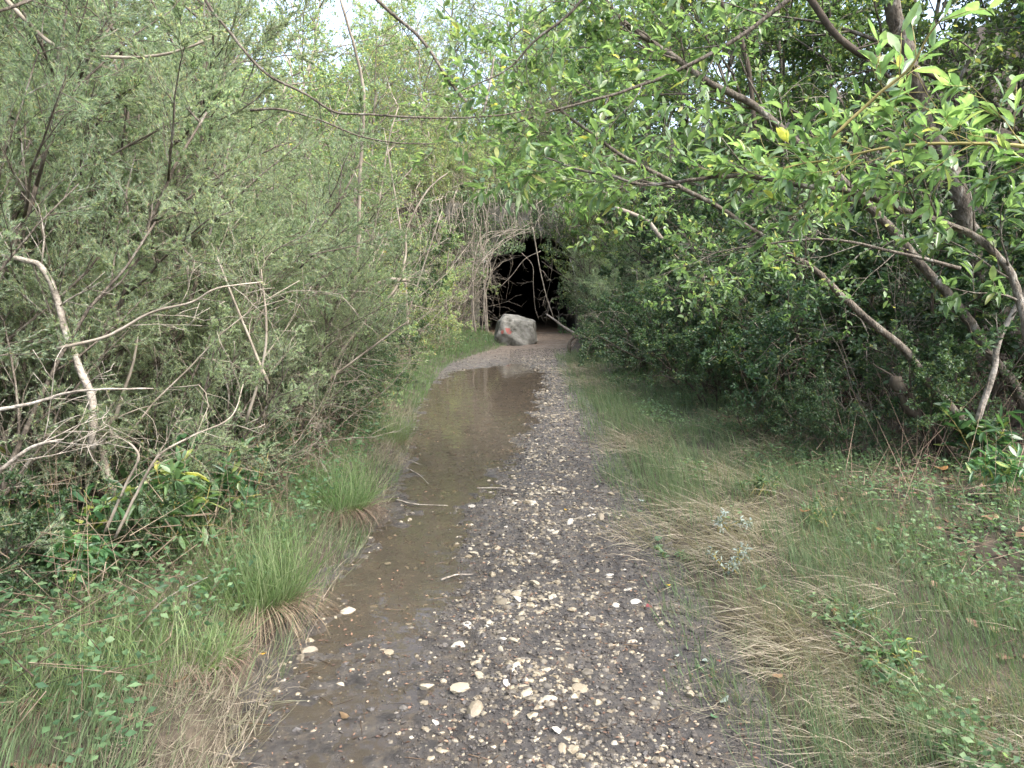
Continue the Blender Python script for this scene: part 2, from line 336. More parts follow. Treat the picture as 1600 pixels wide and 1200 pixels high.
# ------------------------------------------------------------------ tunnel
M['stone'] = rough_mat('mossy limestone wall', [(.3, (.07, .075, .05)), (.5, (.17, .16, .13)), (.7, (.30, .28, .24))], 4, .8, .95)
M['bore'] = rough_mat('dark tunnel lining', [(.3, (.012, .011, .010)), (.7, (.035, .032, .03))], 3, .5, .95)  # bore lining in a near-black tone with slight mottling
M['tan'] = rough_mat('tan earth floor', [(.3, (.12, .08, .05)), (.7, (.26, .18, .11))], 5, .6, .95)
def tunnel():
    root = empty('tunnel', (XC, 26, 0), 'dark tunnel mouth in a stone headwall half hidden behind hanging twigs', 'tunnel')
    hw, sp, top = 1.7, 1.85, 3.5       # half width, springing height, crown
    a = np.linspace(math.pi, 0, 17)
    arch = [(-hw, 0)] + [(hw * math.cos(t), sp + (top - sp) * math.sin(t)) for t in a] + [(hw, 0)]
    arch = np.array(arch)
    out = []
    for x, z in arch:     # outer rectangle
        d = np.array([x, max(z - 1.2, 0)]); 
        out.append((x * 2.0, z) if z <= sp + .01 else None)
    W, H = 3.4, 4.5
    outer = []
    for x, z in arch:
        if z <= sp + .01: outer.append((math.copysign(W, x), z))
        else:
            dx, dz = x, z - sp + .5; s = min(W / abs(dx) if abs(dx) > 1e-6 else 99, (H - sp + .5) / dz); outer.append((dx * s, sp - .5 + dz * s))
    outer = np.array(outer); n = len(arch)
    mb = MB()
    v = []
    for yy in (0, .5):
        for P in (arch, outer):
            for x, z in P: v.append((x, yy, z))
    f = []
    for i in range(n - 1):
        f += [[i, i + 1, n + i + 1, n + i], [2 * n + i, 3 * n + i, 3 * n + i + 1, 2 * n + i + 1], [n + i, n + i + 1, 3 * n + i + 1, 3 * n + i], [i, 2 * n + i, 2 * n + i + 1, i + 1]]
    mb.add(v, f); mb.build('headwall', M['stone'], root, smooth=False)
    mb = MB(); rng = np.random.default_rng(3)
    for k in range(21):   # voussoirs
        t0 = math.pi * (k + .04) / 21; t1 = math.pi * (k + .96) / 21; r0, r1 = 1.0, 1.22 + rng.uniform(0, .04); pr = -.05 - rng.uniform(0, .03)
        q = [(hw * c * math.cos(t), yy, sp + (top - sp) * c * math.sin(t)) for yy in (pr, .1) for (t, c) in ((t0, r0), (t1, r0), (t1, r1), (t0, r1))]
        mb.add(q, [[0, 1, 2, 3], [7, 6, 5, 4], [0, 4, 5, 1], [1, 5, 6, 2], [2, 6, 7, 3], [3, 7, 4, 0]])
    mb.build('arch_ring', M['stone'], root, smooth=False)
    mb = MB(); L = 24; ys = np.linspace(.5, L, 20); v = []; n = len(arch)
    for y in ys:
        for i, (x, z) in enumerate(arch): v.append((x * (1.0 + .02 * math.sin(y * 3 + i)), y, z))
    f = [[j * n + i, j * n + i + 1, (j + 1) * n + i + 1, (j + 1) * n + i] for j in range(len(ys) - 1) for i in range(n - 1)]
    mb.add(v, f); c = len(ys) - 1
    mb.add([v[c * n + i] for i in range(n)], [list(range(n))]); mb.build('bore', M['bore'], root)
    mb = MB(); xs = np.linspace(-2, 2, 20); ys = np.linspace(0.1, L, 60); XX, YY = np.meshgrid(xs, ys)
    grid(mb, xs, ys, .03 + vn(XX, YY, .6, 3) * .08 + vn(XX, YY, .2, 4) * .03); mb.build('floor', M['tan'], root)
tunnel()

# ------------------------------------------------------------------ rocks
def ico(sub=2):
    import bmesh
    b = bmesh.new(); bmesh.ops.create_icosphere(b, subdivisions=sub, radius=1); b.verts.ensure_lookup_table()
    v = np.array([x.co[:] for x in b.verts]); f = np.array([[q.index for q in p.verts] for p in b.faces]); b.free(); return v, f
def rocky(v, rng, cuts=9, amp=.08):
    v = v.copy()
    for _ in range(cuts):
        nn = nrm(rng.normal(size=3)); d = rng.uniform(.40, .85); s = v @ nn - d
        v -= np.where(s > 0, s, 0)[:, None] * nn * .92
    return v * (1 + amp * rng.normal(size=(len(v), 1)) * .25)
M['stones'] = None
def stone_mat():
    m, n, l, out = newmat('pale limestone')
    a = n.new('ShaderNodeAttribute'); a.attribute_name = 'tint'
    oi = n.new('ShaderNodeObjectInfo'); ad = n.new('ShaderNodeMath'); ad.operation = 'ADD'; l.new(a.outputs['Fac'], ad.inputs[0])
    sb = n.new('ShaderNodeMath'); sb.operation = 'MULTIPLY_ADD'; sb.inputs[1].default_value = .7; sb.inputs[2].default_value = -.42; l.new(oi.outputs['Random'], sb.inputs[0]); l.new(sb.outputs[0], ad.inputs[1])
    r = ramp(n, [(0, (.06, .055, .05)), (.3, (.15, .13, .095)), (.5, (.25, .215, .15)), (.75, (.34, .305, .23)), (1, (.45, .425, .37))]); l.new(ad.outputs[0], r.inputs[0])
    tc = n.new('ShaderNodeTexCoord'); no = n.new('ShaderNodeTexNoise'); no.inputs['Scale'].default_value = 40; no.inputs['Detail'].default_value = 5; l.new(tc.outputs['Object'], no.inputs['Vector'])
    r2 = ramp(n, [(.35, (.45, .40, .33)), (.6, (1, 1, 1))]); l.new(no.outputs[0], r2.inputs[0])
    mx = n.new('ShaderNodeMix'); mx.data_type = 'RGBA'; mx.blend_type = 'MULTIPLY'; mx.inputs[0].default_value = 1; l.new(r.outputs[0], mx.inputs[6]); l.new(r2.outputs[0], mx.inputs[7])
    b = n.new('ShaderNodeBsdfPrincipled'); b.inputs['Roughness'].default_value = .6; l.new(mx.outputs[2], b.inputs['Base Color'])
    l.new(b.outputs[0], out.inputs[0]); return m
M['stones'] = stone_mat()

def boulder():
    root = empty('boulder', (.09, 20.7, .0), 'big pale grey boulder with a red paint mark beside the tunnel entrance', 'boulder')
    v, f = ico(5); rng = np.random.default_rng(12)
    # outline in the photo: left end blunt, top sloping down to the right, steep right end
    def plane(v, nn, d):
        nn = nrm(np.array(nn, float)); s = v @ nn - d; return v - np.where(s > 0, s, 0)[:, None] * nn * .96
    v = v * 1.6
    for nn, d in [((.20, -.12, 1), .80), ((-1, -.1, .22), .93), ((1, -.15, .10), .97), ((.75, -.1, .9), 1.02), ((-.8, -.1, .85), 1.04), ((.1, -1, .22), .80), ((.1, -.75, .75), .93), ((-.7, -1, .1), 1.05), ((.8, -.9, 0), 1.04), ((0, 1, .1), .85), ((.75, 0, -.7), 1.1), ((-.6, 0, -.8), 1.0), ((0, 0, -1), .85), ((-.3, -.9, -.4), .95)]:
        v = plane(v, nn, d)
    v = v * np.array([.555, .50, .50])
    r = np.linalg.norm(v, axis=1)
    for sc, am in ((.3, .09), (.12, .04), (.05, .02)):
        nz = vn(v[:, 0] + v[:, 1] * .7, v[:, 2] + v[:, 1] * .6, sc, 7); v = v * (1 + nz * am / .5)[:, None]
    v[:, 2] += .37
    M['boulder'] = rough_mat('weathered boulder', [(.32, (.055, .052, .040)), (.44, (.135, .128, .105)), (.56, (.20, .19, .16)), (.7, (.26, .25, .215))], 5, .8, .9, 10, bscale=14)
    mb = MB(); mb.add(v, f); mb.build('rock', M['boulder'], root)
    c = v[f].mean(1); nn = np.cross(v[f[:, 1]] - v[f[:, 0]], v[f[:, 2]] - v[f[:, 0]])
    x, z = c[:, 0], c[:, 2]; wob = vn(x, z, .05, 2) * .05
    sel = (((np.abs(x + .19) + wob) < .06) & ((np.abs(z - .42) + wob * 1.3) < .06) | ((np.abs(x + .34) + wob) < .035) & ((np.abs(z - .42) + wob) < .03)) & (nn[:, 1] < 0)
    M['red'] = rough_mat('faded red paint', [(.35, (.15, .11, .09)), (.5, (.26, .07, .055)), (.8, (.22, .10, .08))], 18, .3, .7)
    vo = v.copy(); vo += nrm(v - [0, 0, .37]) * .004
    mb = MB(); mb.add(vo, f[sel]); mb.build('paint_mark', M['red'], root)
boulder()

# individual stones on the path and finer gravel
rng = np.random.default_rng(21)
protos = []
for i in range(10):
    v, f = ico(2); v = rocky(v, rng, 8, .05) * np.array([1, rng.uniform(.6, .95), rng.uniform(.35, .6)])
    mb = MB(); mb.add(v, f, rng.uniform(.62, .85)); protos.append(mb.mesh('stone', M['stones'], smooth=False))
def stone_density(x, y):
    wr = np.interp(y, WK, WR); c = np.where(y < 5, .18, np.where(y < 8, .18 + (y - 5) * .06, .55)); 
    d = np.exp(-((x - np.maximum(c, wr + .12)) / (.30 + .06 * (y < 5))) ** 2) * 1.0 + .05
    return d * (.2 + 1.8 * np.clip(vn(x, y, .28, 31) + .5, 0, 1) ** 2.5) * (x < Rx(y) - .1)
def scatter(rng, n, ya, yb, dens, power=1.0, ext=0):
    X = []; Y = []
    while len(X) < n:
        u = rng.uniform(size=4000); y = ya * (yb / ya) ** u if power else ya + (yb - ya) * u
        x = Lx(y) - ext + (Rx(y) - Lx(y) + 2 * ext) * rng.uniform(size=4000)
        k = rng.uniform(size=4000) < dens(x, y)
        X += list(x[k]); Y += list(y[k])
    return np.array(X[:n]), np.array(Y[:n])
X, Y = scatter(rng, 270, 2.35, 7.5, stone_density)
spec_st = [((955, 788), .036, 'white angular stone lying apart on the dark mud right of the gravel strip'),
           ((1076, 1137), .032, 'cream and orange stone on the mud near the bottom right of the path'),
           ((668, 1112), .040, 'tall white stone at the bottom of the photo beside the water edge'),
           ((835, 943), .032, 'largest white stone of the cluster in the middle of the path'),
           ((800, 1041), .034, 'wide flat white stone in the gravel below the middle cluster'),
           ((545, 976), .045, 'yellow brown flat stone lying in the shallow muddy water')]
gi = 0
for (px, pyy), s, lab in spec_st:
    Yd = 1.6 * F / (pyy - 450); p = at(px, pyy, Yd)
    o = bpy.data.objects.new('stone', protos[gi % 10]); COL.objects.link(o); tag(o, lab, 'stone'); gi += 1
    o.location = (p[0], p[1], float(path_z(p[0], p[1])) + s * .2); o.scale = (s, s * .85, s * .8); o.rotation_euler = (.1, -.1, rng.uniform(0, 6))
for x, y in zip(X, Y):
    s = float(np.clip(rng.lognormal(math.log(.0215), .42), .009, .046))
    o = bpy.data.objects.new('stone', protos[rng.integers(10)]); COL.objects.link(o)
    z = float(path_z(x, y)); o.location = (x, y, max(z, -.012) + s * rng.uniform(-.32, .0)); o.scale = (s * rng.uniform(.9, 1.4), s, s); o.rotation_euler = (rng.normal(0, .25), rng.normal(0, .25), rng.uniform(0, 6.28))
    row = int(np.searchsorted([2.55, 2.75, 3.0, 3.3, 3.7, 4.2, 4.7, 5.2, 5.8, 6.6], y)); q = x - float(np.interp(y, WK, WR)); side = int(np.searchsorted([.12, .35, .6, .85], q)); big = 0 if s < .013 else 1 if s < .019 else 2
    tag(o, ['small', 'medium', 'large'][big] + ' pale stone ' + ['at the water edge', 'beside the water edge', 'amid the gravel', 'right of the gravel', 'near the right verge'][side] + ', ' + ['at the photo bottom', 'just above the photo bottom', 'level with the lower grass', 'level with the yellow leaf', 'below the middle white cluster', 'level with the middle white cluster', 'level with the large grass tuft', 'below the puddle neck', 'level with the puddle neck', 'level with the puddle shore', 'beside the upper puddle'][row], 'stone', 'pale stones along the path')
v1, f1 = ico(1)
rocks = [nrm(v1) * 1.0 for _ in range(1)]; shapes = []
for i in range(8): shapes.append(rocky(v1, rng, 6, .1) * np.array([1, rng.uniform(.6, 1), rng.uniform(.4, .7)]))
def gravel(name, label, n, ya, yb, dens, smed, smax, tint0, tint1, sink=.1):
    mb = MB(); X, Y = scatter(rng, n, ya, yb, dens, ext=.14 if sink > .2 else 0)
    for x, y in zip(X, Y):
        s = min(rng.lognormal(math.log(smed), .4), smax) * (1 + .05 * y); a = rng.uniform(0, 6.28); c, q = math.cos(a), math.sin(a)
        v = shapes[rng.integers(8)] * s; v = np.stack([v[:, 0] * c - v[:, 1] * q, v[:, 0] * q + v[:, 1] * c, v[:, 2]], 1)
        mb.add(v + [x, y, float(path_z(x, y)) + s * sink], f1, rng.uniform(tint0, tint1))
    tag(mb.build(name, M['mud' if sink > .2 else 'stones'], smooth=False), label, 'gravel', kind='stuff')
gravel('gravel', 'fine cream and yellow gravel scattered along the crown of the path', 8500, 2.2, 17, stone_density, .0098, .030, .15, .95, sink=-.05)
gravel('mud_clod', 'dark crumbs of mud and grit covering the path', 21000, 2.2, 19, lambda x, y: .18 + .7 * (x > np.interp(y, WK, WR) - .05), .0048, .014, -.3, .30, sink=.21)

# ------------------------------------------------------------------ plant growth
def stemline(rng, p, d, L, n, wander, up):
    pts = [p]; d = np.array(d, float)
    for i in range(n):
        d = d + rng.normal(0, wander, 3); d[2] += up; d = d / np.linalg.norm(d)
        pts.append(pts[-1] + d * (L / n))
    return np.array(pts)
def grow(rng, p, d, L, r, spec, lv, lines, tips):
    s = spec[lv]; pts = stemline(rng, p, d, L, s.get('n', 4), s.get('wander', .15), s.get('up', 0))
    last = lv == len(spec) - 1
    lines.append((pts, np.linspace(r, r * (.25 if not last else .4), len(pts)), lv))
    if last: tips.append(pts); return
    seg = len(pts) - 1; k = s['kids']
    for q in range(k):
        t = s.get('t0', .25) + (1 - s.get('t0', .25)) * (q + rng.uniform()) / k; t = min(t, .999)
        i = int(t * seg); fr = t * seg - i; pos = pts[i] * (1 - fr) + pts[i + 1] * fr; T = nrm(pts[i + 1] - pts[i])
        perp = nrm(np.cross(T, rng.normal(size=3))); a = R(rng.normal(s.get('ang', 50), 12))
        dd = T * math.cos(a) + perp * math.sin(a); dd[2] += s.get('lift', .1); dd[2] *= s.get('flat', 1)
        grow(rng, pos, nrm(dd), L * s.get('ratio', .5) * (1.15 - .6 * t) * rng.uniform(.7, 1.2), r * .55 * (1 - .5 * t), spec, lv + 1, lines, tips)
def lines_mesh(mb, lines, sides=(6, 5, 4, 3, 3), rmin=.0012):
    for pts, rad, lv in lines: tube(mb, pts, np.maximum(rad, rmin), sides[min(lv, 4)], cap=lv < 2)
def foliage(mb, rng, tips, per, Ln, Wd, kind, spread=1.0, droop=.0, tint=(0, 1), upn=1.2, fwd=.6, t0=.1, yellow=.0):
    T = np.array([t[-1] - t[0] for t in tips]); A = np.array([t[0] for t in tips])
    idx = np.repeat(np.arange(len(tips)), per); n = len(idx); u = rng.uniform(t0, 1.02, n)
    npt = len(tips[0]); arr = np.array(tips); pos = u * (npt - 1); i0 = np.clip(pos.astype(int), 0, npt - 2); fr = (pos - i0)[:, None]
    P = arr[idx, i0] * (1 - fr) + arr[idx, i0 + 1] * fr; TD = nrm(T[idx])
    side = nrm(np.cross(TD, rng.normal(size=(n, 3)))); D = nrm(TD * fwd + side * spread); D[:, 2] -= droop; D = nrm(D)
    N = nrm(rng.normal(size=(n, 3)) * .6 + np.array([0, 0, upn]))
    tt = rng.beta(2, 2, n) * (tint[1] - tint[0]) + tint[0] ; tt = np.where(rng.uniform(size=n) < yellow, rng.uniform(.93, 1, n), tt)
    leaves(mb, P, D, N, Ln * rng.uniform(.45, 1.3, n), Wd * rng.uniform(.6, 1.2, n), kind, tt, hs=rng.uniform(-.5, 3.0, n))

def plant(name, parts, seed, stems, spec, H, r, base_spread, lean, fol, foliage_mat, bark, root_label, cat):
    rng = np.random.default_rng(seed); root = empty(name, (0, 0, 0), root_label, cat); lines = []; tips = []
    for k in range(stems):
        a = 2 * math.pi * (k + rng.uniform()) / stems; p = np.array([math.cos(a), math.sin(a), 0]) * base_spread * rng.uniform(.2, 1); p[2] = -.05
        d = nrm(np.array([math.cos(a) * lean, math.sin(a) * lean, 1.0])); grow(rng, p, d, H * rng.uniform(.75, 1.1), r, spec, 0, lines, tips)
    mb = MB(); lines_mesh(mb, [q for q in lines if q[2] == 0]); tr = mb.build(parts[0], bark, root)
    mb = MB(); lines_mesh(mb, [q for q in lines if q[2] > 0]); mb.build('twigs', bark, tr)
    if fol:
        mb = MB()
        for fo in fol: foliage(mb, rng, tips, **fo)
        mb.build(parts[1], foliage_mat, root)
    return root

heath_spec = [dict(n=8, wander=.10, up=.02, kids=9, t0=.12, ang=42, ratio=.42, lift=.1), dict(n=5, wander=.12, kids=7, t0=.1, ang=40, ratio=.42, up=.03), dict(n=4, wander=.12, kids=9, t0=.05, ang=38, ratio=.50), dict(n=3, wander=.1)]
shrub_spec = [dict(n=7, wander=.14, up=.0, kids=8, t0=.12, ang=55, ratio=.48, lift=.1), dict(n=5, wander=.16, kids=6, t0=.1, ang=50, ratio=.45), dict(n=4, wander=.15, kids=6, t0=.1, ang=45, ratio=.5), dict(n=3, wander=.12)]
tree_spec = [dict(n=10, wander=.06, up=.03, kids=16, t0=.22, ang=58, ratio=.40, lift=.15), dict(n=6, wander=.12, kids=8, t0=.15, ang=48, ratio=.42), dict(n=4, wander=.14, kids=7, t0=.1, ang=45, ratio=.45), dict(n=3, wander=.12)]
dead_spec = [dict(n=9, wander=.16, up=-.02, kids=7, t0=.1, ang=45, ratio=.45), dict(n=7, wander=.2, up=-.06, kids=5, t0=.1, ang=45, ratio=.5), dict(n=6, wander=.22, up=-.08)]

PROTO = {}
def proto(key, make, n):
    PROTO[key] = [make(i) for i in range(n)]
proto('heath', lambda i: plant('heath_shrub', ('stem', 'foliage'), 100 + i, 7, heath_spec, 2.9, .022, .35, .35, [dict(per=52, Ln=.023, Wd=.0058, kind='needle', spread=.8, fwd=.9, upn=.3, yellow=.04)], M['heath'], M['bark'], '', 'shrub'), 3)
proto('shrub', lambda i: plant('dense_shrub', ('stem', 'foliage'), 200 + i, 6, shrub_spec, 2.2, .02, .35, .5, [dict(per=11, Ln=.052, Wd=.028, kind='diamond', spread=1, fwd=.6, yellow=.03)], M['dark'], M['barkdark'], '', 'shrub'), 3)
proto('tree', lambda i: plant('woodland_tree', ('trunk', 'crown'), 300 + i, 2, tree_spec, 7.5, .07, .2, .15, [dict(per=16, Ln=.085, Wd=.048, kind='diamond', yellow=.03)], M['tree'], M['bark'], '', 'tree'), 3)
proto('pale', lambda i: plant('pale_tree', ('trunk', 'crown'), 400 + i, 2, tree_spec, 6.5, .05, .2, .2, [dict(per=9, Ln=.06, Wd=.036, kind='diamond', yellow=.08)], M['pale'], M['twig'], '', 'tree'), 3)
proto('palebush', lambda i: plant('pale_shrub', ('stem', 'foliage'), 450 + i, 7, shrub_spec, 2.6, .02, .4, .45, [dict(per=8, Ln=.06, Wd=.034, kind='diamond', yellow=.06)], M['pale'], M['twig'], '', 'shrub'), 2)
proto('dead', lambda i: plant('bare_shrub', ('stem',), 500 + i, 11, dead_spec, 2.6, .010, .4, .5, None, None, M['twig'], '', 'shrub'), 2)
proto('heathtree', lambda i: plant('feathery_tree', ('trunk', 'crown'), 600 + i, 2, [dict(n=10, wander=.06, up=.03, kids=15, t0=.12, ang=60, ratio=.38, lift=.1), dict(n=6, wander=.1, kids=9, t0=.1, ang=42, ratio=.42), dict(n=4, wander=.1, kids=8, t0=.05, ang=38, ratio=.45), dict(n=3, wander=.1)], 5.5, .05, .15, .12,
      [dict(per=50, Ln=.034, Wd=.009, kind='needle', spread=.8, fwd=.9, upn=.3, yellow=.04)], M['heath'], M['barkdark'], '', 'tree'), 2)
used = {}
prng = np.random.default_rng(77)
def put(key, x, y, s, label, group=None, variant=None, rz=None, dz=0, tilt=(0, 0), sz=1.0):
    L = PROTO[key]; v = prng.integers(len(L)) if variant is None else variant
    k = (key, int(v))
    if k not in used: used[k] = L[v]; o = L[v]
    else: o = dup(L[v])
    o.location = (x, y, float(ground_z(x, y, True)) + dz); o.scale = (s, s, s * sz); o.rotation_euler = (tilt[0], tilt[1], prng.uniform(0, 6.28) if rz is None else rz)
    o['label'] = label
    if group: o['group'] = group
    elif 'group' in o: del o['group']
    return o

# left side, nearest first
HG = 'feathery heath shrubs along the left bank'
for x, y, s, lab in [
    (-3.1, 3.2, 1.0, 'feathery grey green heath shrub filling the left edge nearest the camera'),
    (-2.75, 4.3, 1.0, 'feathery heath shrub behind the pale curved branch at far left'),
    (-3.9, 4.4, 1.3, 'tall feathery heath shrub at the upper left edge'),
    (-2.85, 5.6, 1.1, 'bushy heath shrub left of the thin upright sapling'),
    (-4.4, 6.4, 1.5, 'tall dense heath shrub in the upper left, behind the arching bare branch'),
    (-2.65, 6.9, .9, 'low heath shrub with brownish sprays beside the dark twiggy stems'),
    (-5.6, 8.0, 1.6, 'big blue green heath shrub deep in the upper left thicket'),
    (-3.7, 8.6, 1.15, 'soft heath shrub above the middle grass tuft on the left bank'),
    (-2.35, 4.1, .62, 'low feathery heath sprays at the left edge above the pale level branch'),
    (-2.0, 4.2, .5, 'low heath shrub right behind the large grass tuft'), (-2.0, 6.2, .6, 'low heath shrub between the second and third tufts'), (-2.1, 7.6, .7, 'low heath shrub overhanging the third tuft'),
    (-2.3, 5.1, .72, 'small heath shrub leaning to the path behind the large grass tuft'), (-2.3, 6.5, .8, 'heath shrub leaning over the grass left of the puddle'), (-2.45, 8.1, .85, 'heath shrub around the foot of the upright sapling'), (-2.7, 3.3, .8, 'heath shrub with drooping sprays in front of the pale curved trunk'),
    (-3.4, 6.3, 1.5, 'tall heath shrub with drooping sprays below the long arching branch'),
    (-4.4, 9.6, 1.4, 'heath shrub seen between the thin saplings on the left'),
    (-6.2, 5.8, 1.8, 'very tall heath shrub in the top left corner'),
    (-5.2, 11.0, 1.5, 'distant heath shrub between grey trunks left of the path bend')]:
    put('heath', x, y, s, lab, HG)
for x, y, s, lab in [(-6.6, 10.5, 1.0, 'feathery tree rising above the left thicket near the corner'), (-7.8, 6.8, 1.1, 'feathery tree at the far left edge behind the heath'),
                     (-5.0, 7.4, .8, 'slim feathery tree behind the dark upright stem on the left')]:
    put('heathtree', x, y, s, lab)
for x, y, s, lab in [
    (-2.35, 10.2, .75, 'small leafy shrub left of the puddle beside the grass edge'),
    (-2.9, 12.6, .95, 'leafy shrub at the left where the path starts to bend'),
    (-3.2, 15.2, 1.0, 'ivy covered shrub left of the path behind the short green grass'),
    (-2.6, 18.4, .95, 'leafy shrub among grey twigs left of the boulder'),
    (-3.9, 20.3, 1.3, 'taller leafy shrub further left of the boulder'),
    (-1.95, 3.7, .30, 'tiny leafy shrub behind the dry grass at the lower left'), (-1.75, 5.3, .30, 'tiny leafy shrub just above the second grass tuft'), (-1.85, 7.0, .38, 'little leafy shrub beside the third grass tuft'), (-2.05, 9.6, .5, 'little leafy shrub at the left edge of the upper puddle'), (2.35, 7.0, .34, 'small dark shrub at the inner edge of the right thicket'), (2.75, 6.0, .36, 'small dark shrub left of the broken trunk'),
    (-2.15, 4.4, .38, 'small leafy shrub in the lower left thicket behind the large tuft'), (-2.2, 6.0, .45, 'small leafy shrub low in the left thicket near the second tuft'), (-2.3, 3.2, .34, 'lowest leafy shrub at the lower left edge'),
    (-2.6, 5.3, .55, 'low dark leafy shrub under the heath on the left bank'),
    (-1.95, 7.6, .45, 'low leafy shrub with dark glossy leaves left of the puddle')]:
    put('shrub', x, y, s, lab)
for x, y, s, lab in [
    (-2.1, 23.8, 1.0, 'tangle of bare grey stems on the left jamb of the tunnel mouth'),
    (-2.2, 21.8, 1.1, 'bare grey twiggy shrub between the boulder and the left thicket'),
    (-3.6, 17.2, 1.0, 'bare twiggy shrub at the left behind the bend of the path'),
    (-1.85, 4.9, .5, 'dry twiggy shrub behind the second grass tuft on the left'),
    (-1.9, 6.3, .55, 'bare grey twigs in the shade left of the puddle'),
    (-2.6, 3.6, .60, 'dry brown twigs tangled at the lower left edge'),
    (-2.9, 9.6, .9, 'bare branching shrub under the arching sapling on the left'),
    (-2.7, 14.0, .9, 'bare shrub with slanting stems left of the far end of the puddle')]:
    put('dead', x, y, s, lab)

# right side
for x, y, s, lab in [
    (3.0, 10.2, .9, 'dark leafy shrub overhanging the right verge beyond the white twig'),
    (3.1, 8.0, .9, 'dark green leafy shrub in the middle of the right hand thicket'),
    (4.3, 6.6, 1.1, 'dark leafy shrub behind the leaning trunks on the right'),
    (2.85, 12.4, .85, 'leafy shrub leaning over the path edge right of the puddle'),
    (3.9, 9.2, 1.3, 'tall dark shrub behind the right thicket'),
    (5.6, 7.8, 1.6, 'tall dark shrub at the right edge behind the thick trunk'),
    (2.7, 15.4, .82, 'dense shrub over the dark bank right of the path bend'),
    (4.9, 13.4, 1.35, 'tall leafy shrub halfway to the tunnel on the right'),
    (2.9, 18.4, .85, 'rounded shrub right of the path opposite the boulder'),
    (3.95, 21.6, 1.1, 'shrub crowding the right side of the tunnel mouth'),
    (5.2, 11.0, 1.7, 'broad shrub high in the right hand thicket'),
    (4.9, 17.0, 1.8, 'large shrub on the slope right of the tunnel'),
    (3.55, 5.9, .55, 'low dark shrub at the foot of the stump on the right'),
    (2.15, 12.7, .55, 'low dark shrub at the path edge beside the curled root'), (1.95, 15.2, .5, 'lowest dark shrub hugging the path just before the tunnel'), (2.75, 10.9, .7, 'dark shrub drooping to the grass right of the puddle'), (3.6, 8.6, .9, 'dark shrub behind the short grass strip on the right'),
    (2.55, 22.6, .75, 'dark leafy shrub pressed against the right side of the opening'),
    (2.55, 9.0, .6, 'low bush with small dark leaves at the edge of the right verge')]:
    put('shrub', x, y, s, lab)
for x, y, s, lab in [
    (2.3, 17.0, .75, 'feathery shrub bulging over the path just right of the tunnel mouth'),
    (2.75, 20.6, .95, 'feathery dark green shrub hiding the right jamb of the tunnel'),
    (3.6, 24.3, 1.25, 'feathery shrub growing against the right end of the headwall')]:
    put('heath', x, y, s, lab)
for x, y, s, lab in [(2.5, 14.0, .7, 'dark bare brushwood on the right bank before the tunnel'), (3.1, 11.4, .8, 'bare brushwood under the dark shrubs right of the puddle'),
                     (3.2, 23.8, 1.0, 'bare twigs drooping at the right side of the tunnel mouth'), (3.6, 7.0, .7, 'grey bare twigs in the shade of the right hand thicket'), (5.0, 8.5, 1.4, 'bare grey shrub behind the leaning trunks')]:
    put('dead', x, y, s, lab)

for x, y, s, lab in [(-2.2, 8.7, .5, 'light green shrub beside the upper puddle on the left'),
                     (-2.6, 11.6, .7, 'yellow green shrub at the left before the path bends'), (-2.2, 16.6, .7, 'light green shrub above the short green grass near the boulder'), (-2.2, 24.9, .8, 'light green shrub against the left end of the headwall'),
                     (-3.0, 24.0, 1.1, 'light green shrub left of the bare jamb stems'), (3.3, 24.9, .9, 'light green shrub against the right end of the headwall'), (3.3, 16.4, .8, 'light green shrub among the dark ones right of the path bend')]:
    put('palebush', x, y, s, lab)
for x, y, s, lab in [(-2.0, 24.6, 1.5, 'tall grey tangle of dead stems against the left of the headwall'), (-3.2, 19.4, 1.5, 'tall grey tangle of dead stems left of the boulder'), (-3.3, 13.0, 1.4, 'tall thin bare stems beyond the thin upright sapling'), (-3.0, 4.3, .9, 'pale dry stems tangled in front of the left heath'), (-2.3, 7.4, .75, 'pale dry stems around the foot of the thin sapling')]:
    put('dead', x, y, s, lab)
def twig_curtain(name, label, n, xr, seed):
    rng = np.random.default_rng(seed); mb = MB()
    for k in range(n):
        x = rng.uniform(*xr); z0 = rng.uniform(3.6, 5.2); y0 = rng.uniform(25.6, 26.3); a = abs(x - XC)
        zend = rng.uniform(.1, 2.5) if a > 1.45 else rng.uniform(2.95, 3.5)
        if x > XC + .2 and a < 1.5 and rng.uniform() < .5: continue
        d = np.array([rng.normal(0, .5), -.8, rng.uniform(-.1, .5)]); p = np.array([x, y0, z0]); pts = [p]; st = .16
        while pts[-1][2] > zend and len(pts) < 40:
            d = nrm(d + rng.normal(0, .20, 3) + np.array([-d[0] * .25, (.12 if pts[-1][1] < 25.2 else -.02), -.16])); pts.append(pts[-1] + d * st)
            if pts[-1][1] > 25.85: pts[-1][1] = 25.85 if pts[-1][2] < 4.4 else pts[-1][1]
        if len(pts) > 3: tube(mb, pts, np.linspace(rng.uniform(.006, .016), .004, len(pts)), 3)
    tag(mb.build(name, M['twig']), label, 'dead twigs', kind='stuff')
twig_curtain('twig_curtain', 'matted curtain of dead grey twigs hanging over the headwall and arch', 190, (-3.2, 3.9), 3)
